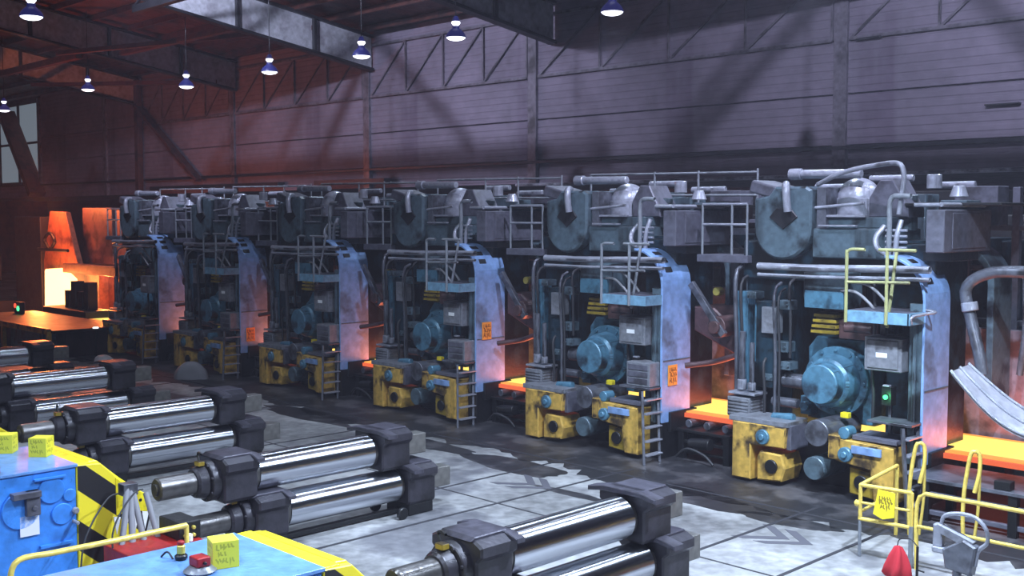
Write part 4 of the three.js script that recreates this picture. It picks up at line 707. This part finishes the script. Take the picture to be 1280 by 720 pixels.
{ const t = thing('platform_table', 'dark red-brown low platform with yellow edge frame at the far left', 'platform', [0, 0, 0]);
  new B().box(-47, -38.2, 0.9, 1.0, -18.4, -15.6, 0.02).build('deck', M.deckBrown, t);
  new B().box(-46.8, -38.4, 0, 0.9, -18.3, -16.1, 0.02).build('base', M.deckBrown, t);
  new B().box(-46, -38.4, 0.86, 1.06, -15.6, -15.45, 0.01).box(-38.5, -38.35, 0, 0.9, -15.6, -15.45, 0.01).box(-42.6, -42.45, 0, 0.9, -15.6, -15.45, 0.01).build("edge_frame", M.yellow, t);
  new B().box(-42.2, -39.2, 0.1, 0.84, -16.1, -15.65, 0.02).build('blue_cabinet', M.blue, t); }
{ const t = thing('traffic_signal', 'small red and green signal pair on the far left platform', 'light', [-45.9, 1.0, -17.4]);
  new B().box(-0.3, 0.3, 0, 0.48, -0.1, 0.1, 0.02).build('case', M.black, t);
  new B().cyl([-0.15, 0.32, 0.1], [-0.15, 0.32, 0.14], 0.1, 16).build('red_lens', M.redLens, t); new B().cyl([0.15, 0.22, 0.1], [0.15, 0.22, 0.14], 0.11, 16).build('green_lens', M.green, t); }
{ const t = thing('edger_frame', 'dark machinery frame left of the orange-lit housing', 'machinery', [-58.2, 0, -20]);
  for (let k = 0; k < 9; k++) { const x = rr(-4, 2), y = rr(0.5, 4.5), z = rr(-2, 1.6); new B().box(x - rr(0.3, 0.9), x + rr(0.3, 0.9), y - rr(0.2, 0.7), y + rr(0.2, 0.7), z - 0.4, z + 0.4, 0.03).build('machine_block', M.dark, t); }
  new B().box(-4.5, 2.4, 0, 0.8, -2, 2, 0.03).build('machine_base', M.dark, t); for (const x of [-4, -1.5, 1.5]) new B().box(x - 0.15, x + 0.15, 0, 5.2, -0.2, 0.2).build('post', M.dark, t); }
{ const t = thing('roll_motor_group', 'dark motors and blocks left of the farthest stand', 'machinery', [-40.2, 0, -19.6]);
  for (let k = 0; k < 4; k++) new B().cyl([-1.2 + k * 0.7, 0.45, -0.4], [-1.2 + k * 0.7, 0.45, 0.4], 0.26, 16).build('motor', M.black, t);
  new B().box(-1.6, 1.6, 0, 0.2, -0.6, 0.6).build('skid', M.black, t); new B().box(0.3, 1.3, 0.2, 1.4, -0.8, -0.2).build('block', M.dark, t); new B().box(0.9, 1.5, 0.2, 2.4, -1.2, -0.8).build('column', M.dark, t); }
{ const o = new B().cyl([-38.0, 1.0, -17.0], [-38.0, 1.05, -17.0], 0.1, 14).build('floor_lamp', M.whiteLens); tag(o, 'small bright white lamp near the floor left of the farthest stand', 'lamp'); new B().bar([-38.0, 0, -17.0], [-38.0, 1.0, -17.0], 0.03).build('stem', M.black, o); }
{ const t = thing('plastic_sheet', 'crumpled pale sheet on the floor by the fifth stand', 'sheet', [-30.9, 0, -16.8]);
  const g = new THREE.SphereGeometry(0.42, 18, 10, 0, 7, 0, Math.PI / 2), p = g.attributes.position; for (let k = 0; k < p.count; k++) { const w = 1 + 0.25 * Math.sin(p.getX(k) * 9 + p.getZ(k) * 7); p.setXYZ(k, p.getX(k) * 1.2 * w, p.getY(k) * 1.1 * w, p.getZ(k) * w); } g.computeVertexNormals(); new B().add(g).build('sheet', M.hose, t); }
{ const g = new THREE.SphereGeometry(0.3, 14, 8, 0, 7, 0, Math.PI / 2), p = g.attributes.position; for (let k = 0; k < p.count; k++) p.setXYZ(k, p.getX(k) * 1.6 * (1 + 0.2 * Math.sin(p.getZ(k) * 20)), p.getY(k) * 0.9, p.getZ(k)); g.computeVertexNormals();
  const o = new B().add(g).build('rag_pile', M.white); o.position.set(-36.3, 0, -16.5); tag(o, 'small pale rag heap on the floor at the left', 'rag'); }

scene.fog = new THREE.FogExp2(new THREE.Color().setRGB(0.75, 0.72, 0.9), 0.0011);
scene.traverse(o => { if (o.isMesh) o.castShadow = o.receiveShadow = true; });
renderer.render(scene, camera);
